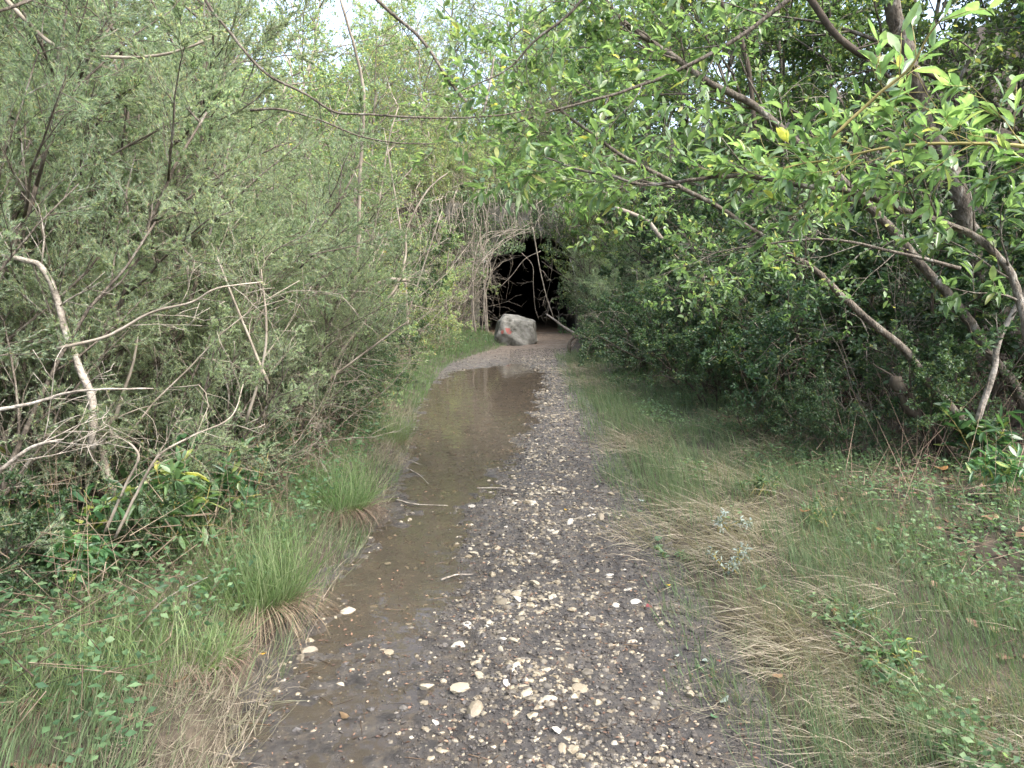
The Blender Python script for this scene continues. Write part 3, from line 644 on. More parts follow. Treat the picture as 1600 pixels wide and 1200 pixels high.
def wall_ivy(n, seed):
    rng = np.random.default_rng(seed); x = rng.uniform(-3.1, 4.2, n); z = rng.uniform(0, 4.9, n) ; c = vn(x, z, .7, 61) + vn(x, z, .25, 62) * .6
    inside = (np.abs(x - XC - .0) < 1.50) & (x < XC + 1.05) & (z < 2.15 + .7 * np.sqrt(np.clip(1 - ((x - XC) / 1.7) ** 2, 0, 1)))
    k = (~inside) & (c > -.12 - .25 * (z > 3.3)); x, z, c = x[k], z[k], c[k]; y = 25.85 - np.clip(c + .15, 0, 1) * rng.uniform(0, 1.9, len(x)) ; m = len(x)
    D = nrm(np.stack([rng.normal(0, .6, m), rng.normal(-.4, .3, m), rng.normal(-.6, .5, m)], 1)); N = nrm(rng.normal(size=(m, 3)) * .5 + [0, -.7, .7])
    mb = MB(); leaves(mb, np.stack([x, y, z], 1), D, N, rng.uniform(.05, .10, m), rng.uniform(.04, .07, m), 'diamond', rng.uniform(0, 1, m)); o = mb.build('wall_ivy', M['ivypale']); tag(o, 'ivy and small leaves smothering the stone headwall round the tunnel arch', 'ivy', kind='stuff')
wall_ivy(26000, 8)

# above and behind the tunnel
for x, y, s, dz, lab in [(-.9, 26.9, .8, 0, 'leafy shrub growing on top of the tunnel headwall to the left'), (.6, 27.2, .7, 0, 'leafy shrub hanging over the crown of the tunnel arch'),
                     (2.2, 26.9, .85, 0, 'leafy shrub on top of the headwall at the right'), (-3.4, 25.6, 1.3, 0, 'leafy shrub left of the tunnel headwall'), (5.2, 24.8, 1.6, 0, 'shrub mass right of the tunnel headwall')]:
    put('shrub', x, y, s, lab, dz=dz)
for x, y, s, lab in [(-.8, 27.0, .8, 'grey tangle of twigs drooping over the left of the arch'), (1.5, 27.0, .8, 'grey tangle of twigs drooping over the right of the arch'), (-2.2, 26.8, 1.1, 'pale grey twigs on the bank above and left of the tunnel'), (-3.8, 28.5, 1.5, 'pale bare brushwood high on the slope left of the tunnel'), (-1.5, 30, 1.5, 'pale bare brushwood on the slope above the tunnel')]:
    put('dead', x, y, s, lab)
BG = 'trees on the slope behind the tunnel'
for x, y, s, lab in [(-6, 30, 1.0, 'pale tree on the slope left of the headwall'), (-9.5, 24, 1.1, 'pale tree on the slope far left of the tunnel'), (3.4, 29, .9, 'leafy tree standing just above the right end of the headwall'), (7, 27, 1.2, 'leafy tree on the slope right of the tunnel'),
    (-3, 36, 1.0, 'pale tree on the hill above and left of the tunnel'), (2, 35, 1.1, 'leafy tree on the hill straight above the tunnel'), (10, 32, 1.3, 'leafy tree on the hill behind the right thicket'), (-12, 33, 1.2, 'pale tree high on the hill behind the left thicket'),
    (6.5, 38, 1.3, 'tall leafy tree on the hill right of the tunnel'), (-8, 42, 1.3, 'pale tree on the hilltop at the left of the sky gap'), (13, 25, 1.3, 'leafy tree on the slope behind the far right shrubs'), (-15, 26, 1.3, 'pale tree far behind the left heath shrubs'),
    (16, 38, 1.5, 'leafy tree on the hilltop at the far right'), (0, 46, 1.1, 'pale tree on the hilltop below the sky gap'), (9, 46, 1.5, 'leafy tree on the hilltop right of the sky gap'),
    (-4.6, 25, 1.25, 'tall pale tree left of the headwall, its crown under the sky gap'), (-7.0, 21, 1.4, 'tall pale tree behind the thin saplings on the left'), (-3.4, 38, 1.6, 'tallest pale tree on the hill just left of the sky gap'), (-.5, 39, 1.25, 'pale tree on the hill under the middle of the sky gap'),
    (-3.6, 17.2, 1.0, 'slender pale tree at the bend of the path below the sky gap'), (-2.4, 28.2, 1.05, 'pale tree rooted at the top left corner of the headwall'), (.8, 29.5, 1.0, 'pale tree rooted above the right half of the arch'),
    (-1.2, 31, .75, 'small pale tree right above the tunnel arch'), (1.0, 40, 1.0, 'pale tree on the hill behind the tree above the arch'), (-5.2, 39, 1.1, 'pale tree on the hill between the left bare brushwood and the sky'), (-11, 18, 1.2, 'pale tree deep behind the upper left thicket'),
    (4.5, 33, 1.0, 'leafy tree on the hill over the right jamb of the tunnel'), (-18, 40, 1.5, 'pale tree on the far left hilltop'), (-14, 14, 1.2, 'pale tree beyond the left edge of the thicket'), (-3.6, 31, .9, 'pale tree on the bank above the left bare twigs')]:
    put('tree' if (x > 2.5) else 'pale', x, y, s, lab, BG)
SLAB = ['just above the left shoulder of the arch', 'on the bank over the middle of the arch', 'on the bank over the right shoulder of the arch', 'above the left end of the headwall', 'on the slope a little left of the headwall', 'on the slope behind the left thicket', 'among the bare stems far left of the boulder',
    'above the right end of the headwall', 'one step higher than the bank over the arch', 'behind the trees right above the arch', 'behind the small pale tree above the arch', 'on the mid slope left of the sky gap', 'on the slope behind the upper left heath', 'on the mid slope right of the arch',
    'on the mid slope straight under the sky gap', 'high on the slope at the upper left', 'high on the slope above the arch', 'behind the ivy covered shrub left of the path bend', 'left of the path bend behind the heath', 'deep in the left thicket towards the headwall', 'high on the slope between the sky gap and the left trees',
    'beside the drooping bare twigs above the headwall', 'highest at the far upper left', 'near the hilltop at the left of the sky gap', 'near the hilltop under the sky gap', 'near the hilltop right of the sky gap']
SG = 'shrubs covering the slope around and above the tunnel'
for k, (x, y, s) in enumerate([(-1.8, 27.8, .9), (.2, 28.6, .9), (1.8, 28.2, .8), (-3.2, 27.6, 1.1), (-4.8, 26.5, 1.2), (-6.5, 25, 1.3), (-5.5, 22.5, 1.1), (4.2, 28, 1.1), (-.5, 31, 1.1), (1.2, 32, 1.1), (-2.8, 32.5, 1.2), (-5, 33, 1.3), (-8, 29, 1.4), (3, 32, 1.2), (-1.2, 35.5, 1.2), (-7, 36, 1.5), (.6, 37.5, 1.3), (-4.4, 18.5, 1.0), (-6.4, 18, 1.3), (-7.8, 21, 1.4), (-3.5, 36, 1.3), (-2.1, 29.5, 1.0), (-10.5, 36, 1.6), (-4.2, 41, 1.5), (-1, 42, 1.4), (2.2, 43, 1.4)]):
    put('palebush', x, y, s, 'pale green shrub ' + SLAB[k], SG)
for x, y, s, key, lab in [
    (-5.2, 14.5, 1.0, 'pale', 'pale yellowish tree left of the path bend, sky showing through'),
    (-3.9, 23.0, .8, 'pale', 'slender pale tree just left of the tunnel'),
    (-8.5, 15.5, 1.0, 'pale', 'pale green tree behind the heath on the left'),
    (-10.5, 10, 1.1, 'tree', 'broad tree at the far left behind the thicket'),
    (4.6, 19.0, 1.0, 'tree', 'leafy tree above the shrubs right of the tunnel'),
    (5.5, 14.2, 1.0, 'tree', 'leafy tree on the right halfway to the tunnel'),
    (7.6, 10.8, 1.1, 'tree', 'big tree behind the right hand thicket'),
    (8.8, 17.0, 1.2, 'tree', 'tall tree at the right on the upper slope'),
    (11.5, 13.0, 1.3, 'tree', 'tall tree at the far right behind the others'),
    (9.5, 8.5, 1.2, 'tree', 'tree closing the top right corner of the photo'), (13, 17, 1.5, 'tree', 'tree on the slope high behind the right edge'),
    (1.6, 37.5, 1.7, 'pale', 'tall pale tree closing the canopy right of the sky gap'), (3.0, 33.5, 1.3, 'pale', 'pale tree on the hill beside the leafy one above the tunnel'),
    (6.2, 17.5, 1.2, 'tree', 'tall tree filling the sky above the right hand thicket'), (3.2, 24.5, .8, 'tree', 'small tree leaning over the right end of the headwall'),
    (7.0, 7.0, 1.0, 'tree', 'tree at the right edge behind the leaning trunks'),
    (-9.5, 5.0, 1.1, 'tree', 'tree beyond the left edge behind the feathery heath')]:
    put(key, x, y, s, lab)

# ------------------------------------------------------------------ drawn branches and trunks
def px_line(P, per=6): return smooth_line([at(*p) for p in P], per)
TW = [dict(n=5, wander=.12, kids=5, t0=.15, ang=45, ratio=.55), dict(n=3, wander=.12)]
def limb(name, label, cat, P, r0, r1, bark, tw=0, twlen=.4, fol=None, fmat=None, trunk='trunk', crown='crown', seed=1, extra=None, t0=.3, flat=1., sub=TW, world=False, group=None, up=.15):
    rng = np.random.default_rng(seed); pts = smooth_line(P) if world else px_line(P)
    if extra is not None: pts = np.vstack([smooth_line(np.vstack([extra, pts[:1]]), 5)[:-1], pts])
    base = pts[0].copy(); root = empty(name, base, label, cat, group); n = len(pts)
    rad = np.linspace(r0, r1, n); rad[-1] *= (.35 if name != 'broken_tree' else .8); rad = rad * (1 + .10 * rng.normal(size=n).cumsum() / np.sqrt(np.arange(n) + 4) * .6)
    wob = np.cumsum(rng.normal(0, r0 * .12, (n, 3)), 0); wob -= np.linspace(0, 1, n)[:, None] * wob[-1]
    pts = pts + wob
    mb = MB(); tube(mb, pts - base, np.maximum(rad, .0015), 10 if r0 > .02 else 6)
    lines = []; tips = []
    for k in range(tw):
        t = t0 + (1 - t0) * (k + rng.uniform()) / max(tw, 1); t = min(t, .995); i = int(t * (n - 1)); T = nrm(pts[i + 1] - pts[i]) if i < n - 1 else nrm(pts[i] - pts[i - 1])
        perp = nrm(np.cross(T, rng.normal(size=3))); a = R(rng.uniform(30, 65)); d = T * math.cos(a) + perp * math.sin(a); d[2] = d[2] * flat + up
        grow(rng, pts[i] - base, nrm(d), twlen * rng.uniform(.6, 1.2), max(rad[i] * .35, .002), sub, 0, lines, tips)
    tr = mb.build(trunk, bark, root)
    if lines: mb = MB(); lines_mesh(mb, lines, (5, 4, 3, 3, 3), .0012); mb.build('twigs', bark, tr)
    if fol and tips:
        mb = MB()
        for fo in fol: foliage(mb, rng, tips, **fo)
        mb.build(crown, fmat, root)
    return root
DENSE = [dict(n=6, wander=.12, kids=6, t0=.12, ang=45, ratio=.5), dict(n=4, wander=.12, kids=5, t0=.1, ang=42, ratio=.55), dict(n=3, wander=.12)]
WF = [dict(per=8, Ln=.078, Wd=.031, kind='oval', spread=.8, fwd=.9, yellow=.025, upn=1.6)]
def gp(px, pyy):      # ground point under a pixel for depth
    Yd = 1.6 * F / (pyy - 450); return at(px, pyy, Yd)
LT = 'leaning_tree'
limb(LT, 'long slender brown trunk leaning left from the low right corner of the thicket', 'tree', [(1590, 790, 5.7), (1540, 708, 5.7), (1512, 664, 5.65), (1456, 600, 5.6), (1416, 548, 5.6), (1352, 492, 5.5), (1296, 440, 5.5), (1264, 412, 5.5), (1176, 352, 5.4), (1052, 276, 5.3), (960, 226, 5.2), (860, 160, 5.1)], .042, .010, M['bark'], tw=16, twlen=.9, fol=[dict(per=8, Ln=.056, Wd=.027, kind='oval', yellow=.05)], fmat=M['willow'], seed=11, sub=DENSE, t0=.62)
limb(LT, 'upper leaning trunk reaching to the top centre over the path', 'tree', [(1700, 800, 6.0), (1600, 632, 6.0), (1560, 576, 6.0), (1520, 520, 6.0), (1464, 448, 5.9), (1388, 360, 5.8), (1264, 240, 5.7), (1176, 164, 5.6), (1112, 132, 5.5), (1040, 76, 5.4), (984, 36, 5.4), (880, -60, 5.3)], .046, .014, M['bark'], tw=18, twlen=1.0, fol=[dict(per=8, Ln=.058, Wd=.028, kind='oval', yellow=.04)], fmat=M['willow'], seed=12, sub=DENSE, t0=.6)
limb(LT, 'thickest reddish brown trunk at the right edge', 'tree', [(1690, 760, 6.4), (1600, 560, 6.4), (1560, 480, 6.4), (1520, 400, 6.4), (1516, 360, 6.4), (1496, 280, 6.3), (1472, 236, 6.3), (1440, 150, 6.2), (1400, 0, 6.1), (1380, -150, 6.0)], .095, .05, M['bark'], tw=8, twlen=1.3, fol=[dict(per=8, Ln=.058, Wd=.028, kind='oval', yellow=.04)], fmat=M['willow'], seed=13, sub=DENSE, t0=.5)
limb('broken_tree', 'short thick broken trunk with a snapped top on the right', 'tree', [(1520, 755, 5.9), (1498, 722, 5.9), (1472, 692, 5.85), (1432, 648, 5.8), (1412, 612, 5.8), (1400, 588, 5.8)], .075, .048, M['barkdark'], seed=14, tw=3, twlen=.25, sub=TW)
limb('pale_sapling', 'thin pale leaning stem crossing in front of the thick trunk at the right', 'sapling', [(1526, 660, 5.6), (1552, 580, 5.6), (1564, 528, 5.6), (1600, 460, 5.6), (1640, 380, 5.6)], .026, .016, M['pale_wood'], seed=15, tw=3)
limb('arching_willow', 'arching brown branch with large oval leaves sweeping in from the right edge', 'tree', [(1640, 640, 3.3), (1610, 530, 3.35), (1596, 472, 3.4), (1568, 416, 3.45), (1520, 376, 3.5), (1472, 356, 3.5), (1392, 332, 3.5), (1320, 304, 3.5), (1256, 294, 3.5), (1200, 284, 3.5), (1152, 276, 3.55), (1080, 280, 3.6), (1012, 286, 3.7), (960, 276, 3.7), (900, 262, 3.8), (850, 245, 3.9)], .022, .004, M['bark'],
     tw=22, twlen=.48, fol=WF, fmat=M['willow'], seed=16, t0=.2, flat=.7, extra=np.array([[2.75, 3.3, .12], [2.68, 3.3, .6]]), trunk='branch', crown='foliage', up=.25)
limb('willow_spray', 'leafy spray of big upright oval leaves at the upper right', 'branch', [(1700, 260, 2.9), (1600, 230, 3.0), (1500, 225, 3.1), (1400, 230, 3.2), (1300, 250, 3.3), (1220, 262, 3.4)], .010, .003, M['leafstem'], tw=16, twlen=.4, fol=[dict(per=8, Ln=.078, Wd=.031, kind='oval', spread=.8, fwd=.9, yellow=.035, upn=1.6)], fmat=M['willow'], seed=17, t0=.05, trunk='branch', crown='foliage')
limb('willow_spray', 'long shoot with pale narrow leaves rising to the top right corner', 'branch', [(1300, 215, 2.7), (1370, 150, 2.65), (1420, 110, 2.6), (1450, 60, 2.55), (1475, 25, 2.5)], .006, .002, M['leafstem'], tw=5, twlen=.16, fol=[dict(per=4, Ln=.10, Wd=.034, kind='oval', spread=.6, fwd=1.1)], fmat=M['willow'], seed=18, t0=.2, trunk='branch', crown='foliage', sub=[dict(n=3, wander=.1)])
limb('willow_spray', 'leafy branch hanging over the path at the top centre', 'branch', [(1300, -60, 4.4), (1180, 40, 4.4), (1060, 110, 4.4), (950, 150, 4.4), (860, 175, 4.4), (800, 195, 4.4)], .014, .004, M['bark'], tw=18, twlen=.55, fol=WF, fmat=M['willow'], seed=19, t0=.1, trunk='branch', crown='foliage')
limb('willow_spray', 'leafy twigs with dark oval leaves at the top centre against the sky', 'branch', [(960, -80, 4.2), (900, 10, 4.2), (840, 60, 4.2), (790, 110, 4.2), (700, 150, 4.2)], .010, .003, M['bark'], tw=14, twlen=.5, fol=[dict(per=7, Ln=.05, Wd=.026, kind='oval')], fmat=M['willow'], seed=20, t0=.05, trunk='branch', crown='foliage')
limb('willow_spray', 'low leafy branch with small leaves below the arching branch', 'branch', [(1500, 420, 4.6), (1400, 395, 4.6), (1290, 375, 4.6), (1180, 385, 4.7), (1090, 400, 4.8)], .012, .003, M['bark'], tw=16, twlen=.6, fol=[dict(per=9, Ln=.045, Wd=.025, kind='oval', yellow=.05)], fmat=M['willow'], seed=21, t0=.05, trunk='branch', crown='foliage')
limb('dark_limb', 'dark mossy limb slanting down from the top right', 'branch', [(1250, -40, 6), (1276, 12, 6), (1324, 64, 6), (1364, 88, 6), (1404, 94, 6), (1480, 130, 6.2)], .03, .02, M['barkdark'], tw=5, seed=22, trunk='branch')
limb('dark_limb', 'dark upright limb at the top, right of centre', 'branch', [(1100, -60, 6.2), (1124, 0, 6.2), (1150, 45, 6.2), (1164, 80, 6.2), (1176, 150, 6.2), (1180, 200, 6.2)], .024, .018, M['barkdark'], tw=4, seed=23, trunk='branch')
limb('curved_twig', 'short white curved twig standing in the grass on the right verge', 'twig', [(1236, 690, 7.2), (1237, 665, 7.2), (1233, 640, 7.2), (1226, 626, 7.2), (1218, 622, 7.2)], .013, .008, M['pale_wood'], seed=24, trunk='stem')
limb('grey_limb', 'crooked grey limb in the shade right of the tunnel', 'branch', [(960, 325, 11), (1010, 345, 11), (1030, 370, 11), (1050, 400, 11), (1085, 430, 11), (1125, 440, 11), (1160, 470, 11), (1190, 560, 11)], .03, .035, M['twig'], tw=8, twlen=.7, seed=25, trunk='branch')
limb('curled_root', 'curled brown root hooking over the path edge right of the boulder', 'root', [(925, 560, 18), (900, 560, 18), (888, 548, 18), (890, 532, 18), (905, 526, 18), (935, 538, 18), (960, 552, 18)], .04, .03, M['barkdark'], seed=26, tw=4, twlen=.5, trunk='stem')
limb('fallen_branch', 'pale fallen branch leaning in the tunnel mouth', 'branch', [(900, 522, 22), (880, 510, 22), (866, 500, 22), (853, 490, 22.2)], .035, .02, M['pale_wood'], seed=27, tw=2, twlen=.5, trunk='stem')
limb('hanging_twig', 'bare twig hanging in front of the dark tunnel opening on the right', 'twig', [(832, 355, 22.5), (840, 400, 22.5), (848, 440, 22.5), (856, 470, 22.5), (866, 500, 22.5)], .02, .012, M['twig'], seed=28, tw=4, twlen=.7, trunk='stem')
limb('hanging_twig', 'thin crooked twig hanging in the middle of the tunnel opening', 'twig', [(815, 395, 22.5), (832, 415, 22.5), (833, 445, 22.5), (836, 480, 22.5), (842, 500, 22.5)], .009, .005, M['twig'], seed=29, tw=3, twlen=.4, trunk='stem')
limb('hanging_twig', 'forked pale twig curving across the left of the tunnel opening', 'twig', [(845, 392, 22.6), (820, 405, 22.6), (800, 430, 22.6), (780, 450, 22.6)], .012, .006, M['twig'], seed=30, tw=3, twlen=.4, trunk='stem')
# many thin stems framing the opening
rs = np.random.default_rng(5)
for k in range(9):
    x0 = rs.uniform(735, 766); x1 = 762 + rs.uniform(-10, 30)
    limb('jamb_stem', ['outermost grey stem', 'thin pale stem', 'crooked stem', 'smooth grey stem', 'forked stem', 'dark thin stem', 'twiggy stem', 'thicker bent stem', 'innermost fine stem'][k] + ' arching up the left side of the tunnel mouth', 'stem', [(x0, 525, 23), (x0 - 3 + rs.normal(0, 3), 470, 23), (x0 + rs.normal(0, 5), 420, 23), (x1, 372 + rs.uniform(-8, 10), 23.2), (x1 + 45, 360 + rs.uniform(-15, 20), 23.4)], rs.uniform(.012, .03), .008, M['twig'], tw=2, twlen=.35, seed=40 + k, trunk='stem', group='stems framing the tunnel mouth', sub=[dict(n=5, wander=.2, up=-.05, kids=3, ang=40, ratio=.6), dict(n=4, wander=.2, up=-.05)])

# left side drawn branches
BB = 'bare_branch'
limb(BB, 'long bare arching branch falling from the top left towards the centre', 'branch', [(300, -60, 4.6), (320, 0, 4.6), (352, 44, 4.6), (412, 112, 4.6), (472, 144, 4.6), (520, 172, 4.6), (568, 176, 4.6), (640, 180, 4.6), (700, 182, 4.7), (752, 180, 4.7), (820, 172, 4.8), (860, 152, 4.8)], .010, .004, M['bark'], tw=5, twlen=.5, seed=61, trunk='stem')
limb(BB, 'bare branch dropping from the top centre to a sharp V above the tunnel', 'branch', [(570, -30, 4.9), (588, 0, 4.9), (656, 60, 4.9), (696, 116, 4.8), (744, 180, 4.75)], .014, .012, M['bark'], tw=3, twlen=.4, seed=62, trunk='stem')
limb(BB, 'short pale twig standing up from the V above the tunnel', 'twig', [(756, 176, 4.7), (765, 130, 4.7), (772, 88, 4.7)], .008, .006, M['pale_wood'], seed=63, trunk='stem')
limb(BB, 'smooth curved bare branch at the top left corner', 'branch', [(-20, -40, 3.6), (8, 0, 3.6), (52, 48, 3.6), (92, 80, 3.6), (136, 90, 3.6), (200, 92, 3.6), (256, 86, 3.6), (330, 60, 3.6)], .013, .005, M['twig'], tw=3, twlen=.3, seed=64, trunk='stem')
limb(BB, 'nearly level bare twig under the long arch, left of centre', 'branch', [(390, 172, 5.2), (440, 172, 5.2), (500, 188, 5.2), (560, 212, 5.2), (620, 224, 5.2), (680, 225, 5.2)], .009, .004, M['bark'], tw=3, twlen=.4, seed=65, trunk='stem')
limb('thin_sapling', 'thin upright bare sapling left of the path', 'sapling', [(500, 680, 7.4), (520, 600, 7.4), (548, 476, 7.4), (556, 400, 7.4), (560, 280, 7.4), (568, 160, 7.3), (552, 80, 7.2), (532, 0, 7.1), (520, -60, 7.1)], .024, .010, M['twig'], tw=10, twlen=.6, seed=66, trunk='stem')
limb('thin_sapling', 'leaning sapling curving up from the left bank towards the tunnel', 'sapling', [(480, 720, 7.0), (496, 648, 7.1), (528, 560, 7.2), (580, 492, 7.4), (616, 452, 7.5), (632, 400, 7.6), (636, 352, 7.7), (668, 296, 7.8), (700, 270, 7.9)], .02, .008, M['twig'], tw=6, twlen=.4, seed=67, trunk='stem')
limb(BB, 'thick pale broken branch slanting above the leaning sapling', 'branch', [(490, 560, 8), (520, 500, 8), (560, 462, 8), (600, 440, 8), (640, 438, 8)], .03, .015, M['twig'], tw=4, twlen=.5, seed=68, trunk='stem')
limb('bare_tree', 'pale grey trunk curving over like a hook at the left edge', 'trunk', [(146, 700, 3.4), (146, 620, 3.4), (120, 560, 3.4), (104, 520, 3.4), (88, 460, 3.4), (68, 420, 3.4), (32, 402, 3.4), (-20, 398, 3.4), (-60, 410, 3.4)], .018, .010, M['pale_wood'], tw=3, twlen=.3, seed=69, trunk='stem')
limb(BB, 'pale level branch reaching in from the left edge at mid height', 'branch', [(-40, 648, 2.7), (0, 640, 2.7), (40, 632, 2.7), (100, 615, 2.7), (160, 609, 2.7), (240, 607, 2.75)], .009, .003, M['pale_wood'], tw=2, twlen=.2, seed=70, trunk='stem')
limb(BB, 'forked pale dead branch at the left edge below the level branch', 'branch', [(-60, 780, 2.5), (0, 738, 2.5), (50, 700, 2.5), (100, 686, 2.5)], .010, .004, M['pale_wood'], tw=5, twlen=.35, seed=71, trunk='stem')
limb(BB, 'thin pale twig sweeping up to the right in front of the heath', 'branch', [(90, 545, 3.2), (160, 528, 3.2), (200, 508, 3.2), (240, 486, 3.2), (300, 472, 3.2), (340, 450, 3.2), (410, 440, 3.3)], .008, .003, M['twig'], tw=5, twlen=.3, seed=72, trunk='stem')
limb('grey_stump', 'upright grey stump like stem in the lower left undergrowth', 'stump', [(190, 850, 3.7), (176, 776, 3.7), (160, 688, 3.7), (188, 640, 3.7), (216, 524, 3.7)], .026, .005, M['twig'], tw=4, twlen=.4, seed=73, trunk='stem')
limb(BB, 'tan dead branch forked like a Y in the lower left', 'branch', [(164, 830, 3.2), (190, 770, 3.2), (216, 716, 3.2), (200, 690, 3.2)], .008, .004, M['twig'], tw=3, twlen=.3, seed=74, trunk='stem')
limb(BB, 'long tan dead branch leaning right across the lower left thicket', 'branch', [(180, 840, 3.1), (215, 770, 3.1), (248, 712, 3.1), (300, 680, 3.15), (360, 652, 3.2), (380, 600, 3.3)], .007, .002, M['twig'], tw=5, twlen=.3, seed=75, trunk='stem')
limb(BB, 'straight white twig leaning over the dry grass at the lower left', 'twig', [(186, 1012, 2.75), (220, 975, 2.8), (260, 935, 2.85), (324, 902, 2.9)], .004, .002, M['pale_wood'], seed=76, trunk='stem')
limb('dark_sapling', 'dark upright stem inside the heath at the upper left', 'stem', [(128, 470, 5.6), (136, 350, 5.6), (144, 300, 5.6), (152, 240, 5.6), (160, 152, 5.6), (165, 60, 5.6)], .03, .02, M['barkdark'], tw=8, twlen=.7, seed=77, trunk='stem')
for k, (a, b, lab) in enumerate([((420, 600), (330, 380), 'slanting bare stem in the heath left of the sapling'), ((385, 660), (408, 420), 'upright tan cane in the left thicket'), ((300, 700), (420, 470), 'bare stem leaning right in the left thicket'),
                          ((470, 700), (455, 300), 'thin grey stem among the far heath, left'), ((590, 640), (690, 330), 'thin grey stem at the left of the path bend'), ((640, 560), (600, 200), 'slim grey trunk at the bend, sky behind it'),
                          ((700, 545), (705, 350), 'grey upright stem left of the tunnel mouth'), ((450, 640), (640, 500), 'fallen grey branch lying in the left thicket')]):
    Yd = [4.2, 4.0, 4.6, 8, 12, 13, 21, 6.5][k]; m_ = ((a[0] + b[0]) / 2 + rs.normal(0, 14), (a[1] + b[1]) / 2)
    limb(BB, lab, 'branch', [(*a, Yd), (*m_, Yd), (*b, Yd)], .0035 * Yd ** .7, .0018 * Yd ** .7, M['twig'], tw=6, twlen=.1 * Yd, seed=80 + k, trunk='stem')

# ------------------------------------------------------------------ laurel saplings lower left, right corner seedling
def laurel(label, px, pyy, H, stems, seed, per=7, Ln=.105, Yd=None, lean=.35, kinds='laurel_sapling', mat='laurel', cat='sapling', yel=.05):
    Yd = Yd or 1.6 * F / (pyy - 450); p = at(px, pyy, Yd); p[2] = float(ground_z(p[0], p[1], True)); rng = np.random.default_rng(seed)
    root = empty(kinds, p, label, cat); lines = []; tips = []
    for k in range(stems):
        a = rng.uniform(0, 6.28); d = nrm(np.array([math.cos(a) * lean, math.sin(a) * lean, 1])); grow(rng, np.array([rng.normal(0, .05), rng.normal(0, .05), 0]), d, H * rng.uniform(.6, 1.1), .006, [dict(n=6, wander=.12, kids=4, t0=.3, ang=50, ratio=.4), dict(n=3, wander=.1)], 0, lines, tips)
        tips.append(lines[-5][0][-4:] if len(lines) >= 5 else lines[-1][0])
    tips = [t for t in tips if len(t) == 4]
    mb = MB(); lines_mesh(mb, lines, rmin=.0015); mb.build('stem', M['leafstem'], root)
    mb = MB(); foliage(mb, rng, tips, per, Ln, Ln * .32, 'oval', spread=1.0, fwd=.5, droop=.15, yellow=yel, upn=1.8); mb.build('foliage', M[mat], root)
laurel('laurel sapling with long pointed leaves beside the large grass tuft', 330, 930, .62, 5, 1)
laurel('laurel sapling with glossy leaves low in the left undergrowth', 250, 960, .62, 8, 2)
laurel('bushy laurel sapling between the white twig and the large grass tuft', 345, 905, .55, 8, 9, Ln=.09)
laurel('laurel sapling in the shade left of the white leaning twig', 160, 1010, .5, 7, 10, Ln=.09)
laurel('laurel sapling at the lower left edge', 70, 960, .6, 5, 3)
laurel('laurel sprig with one yellow leaf near the left edge', 135, 1000, .5, 3, 4)
laurel('seedling with broad bright leaves under the trunks at the right', 1530, 780, .5, 5, 5, Ln=.13)
laurel('leafy seedling on the ground at the right edge of the verge', 1560, 840, .3, 6, 6, Ln=.09)
laurel('dark leaved seedling in the left thicket above the laurels', 250, 860, 1.0, 5, 7, Ln=.08)
laurel('seedling with dark leaves beside the leaning sapling', 450, 760, .5, 4, 8, Ln=.07)

M['silverleaf'] = leaf_mat('silvery leaves', [(0, (.14, .18, .15)), (1, (.28, .32, .28))], .2, .5, .4, 1.0)
for lab, px, pyy, H, st, sd_, Ln, mat in [('small weed with whitish silvery leaves on the edge of the right verge', 1130, 862, .14, 5, 31, .035, 'silverleaf'), ('grey green downy weed on the right verge below the whitish one', 1135, 925, .16, 5, 32, .03, 'silverleaf'),
                                ('bright green leafy weed at the right mud edge', 1045, 885, .08, 4, 33, .035, 'laurel'), ('leafy green weed at the bottom right corner', 1420, 1130, .16, 5, 34, .05, 'laurel'), ('dark leafy weed in the middle of the right verge', 1290, 850, .16, 6, 35, .045, 'ivy'),
                                ('leafy weed in the short grass near the upper right verge', 1180, 800, .15, 6, 36, .05, 'ivy'), ('weed with round leaves in the straw at the lower right', 1330, 1030, .12, 5, 37, .04, 'laurel'), ('broad leaved weed at the foot of the lower left grass', 340, 1000, .12, 4, 38, .05, 'laurel')]:
    laurel(lab, px, pyy, H, st, sd_, per=6, Ln=Ln, lean=.9, kinds='weed', mat=mat, cat='weed', yel=0)

# ------------------------------------------------------------------ grass
def grass(name, label, pts, h, w, tint, matk, lean=.5, seed=1, dirx=None):
    rng = np.random.default_rng(seed); n = len(pts); a = rng.uniform(0, 6.28, n)
    D = np.stack([np.cos(a) * lean, np.sin(a) * lean, np.ones(n)], 1) if np.isscalar(lean) else np.stack([np.cos(a) * lean, np.sin(a) * lean, np.ones(n)], 1)
    if dirx is not None: D[:, 0] += dirx
    out = nrm(np.stack([np.cos(a), np.sin(a), np.full(n, .6)], 1))
    mb = MB(); leaves(mb, pts, D, out, h, w, 'blade', tint, hs=2.0)
    return mb
def verge_pts(rng, n, side, wmax, ya, yb, pw=.5):
    u = rng.uniform(size=n); y = ya * (yb / ya) ** u; d = rng.uniform(size=n) ** pw * wmax * (1 if side < 0 else 1)
    d = d - .08; x = Lx(y) - d if side < 0 else Rx(y) + d
    return x, y, d
rng = np.random.default_rng(9)
x, y, d = verge_pts(rng, 85000, 1, 3.0, 2.1, 17, .9); edge_ = rng.normal(0, .07, len(x)) + vn(y, y * 0, .3, 47) * .25; x = x + edge_; d = d + edge_
pn = vn(x, y, .45, 41) + vn(x, y, .15, 42) * .5
keep = rng.uniform(size=len(x)) < (1.15 - d * .36) * np.where(pn > -.38, 1, .2); x, y, d, pn = [q[keep] for q in (x, y, d, pn)]
gz = np.where(d < .02, path_z(x, y), ground_z(x, y, True)); dry = vn(x, y, .6, 43) + vn(x, y, .2, 44) * .6 + .28 * np.exp(-((d - .35) / .35) ** 2) - .25 * ss(6, 9, y)
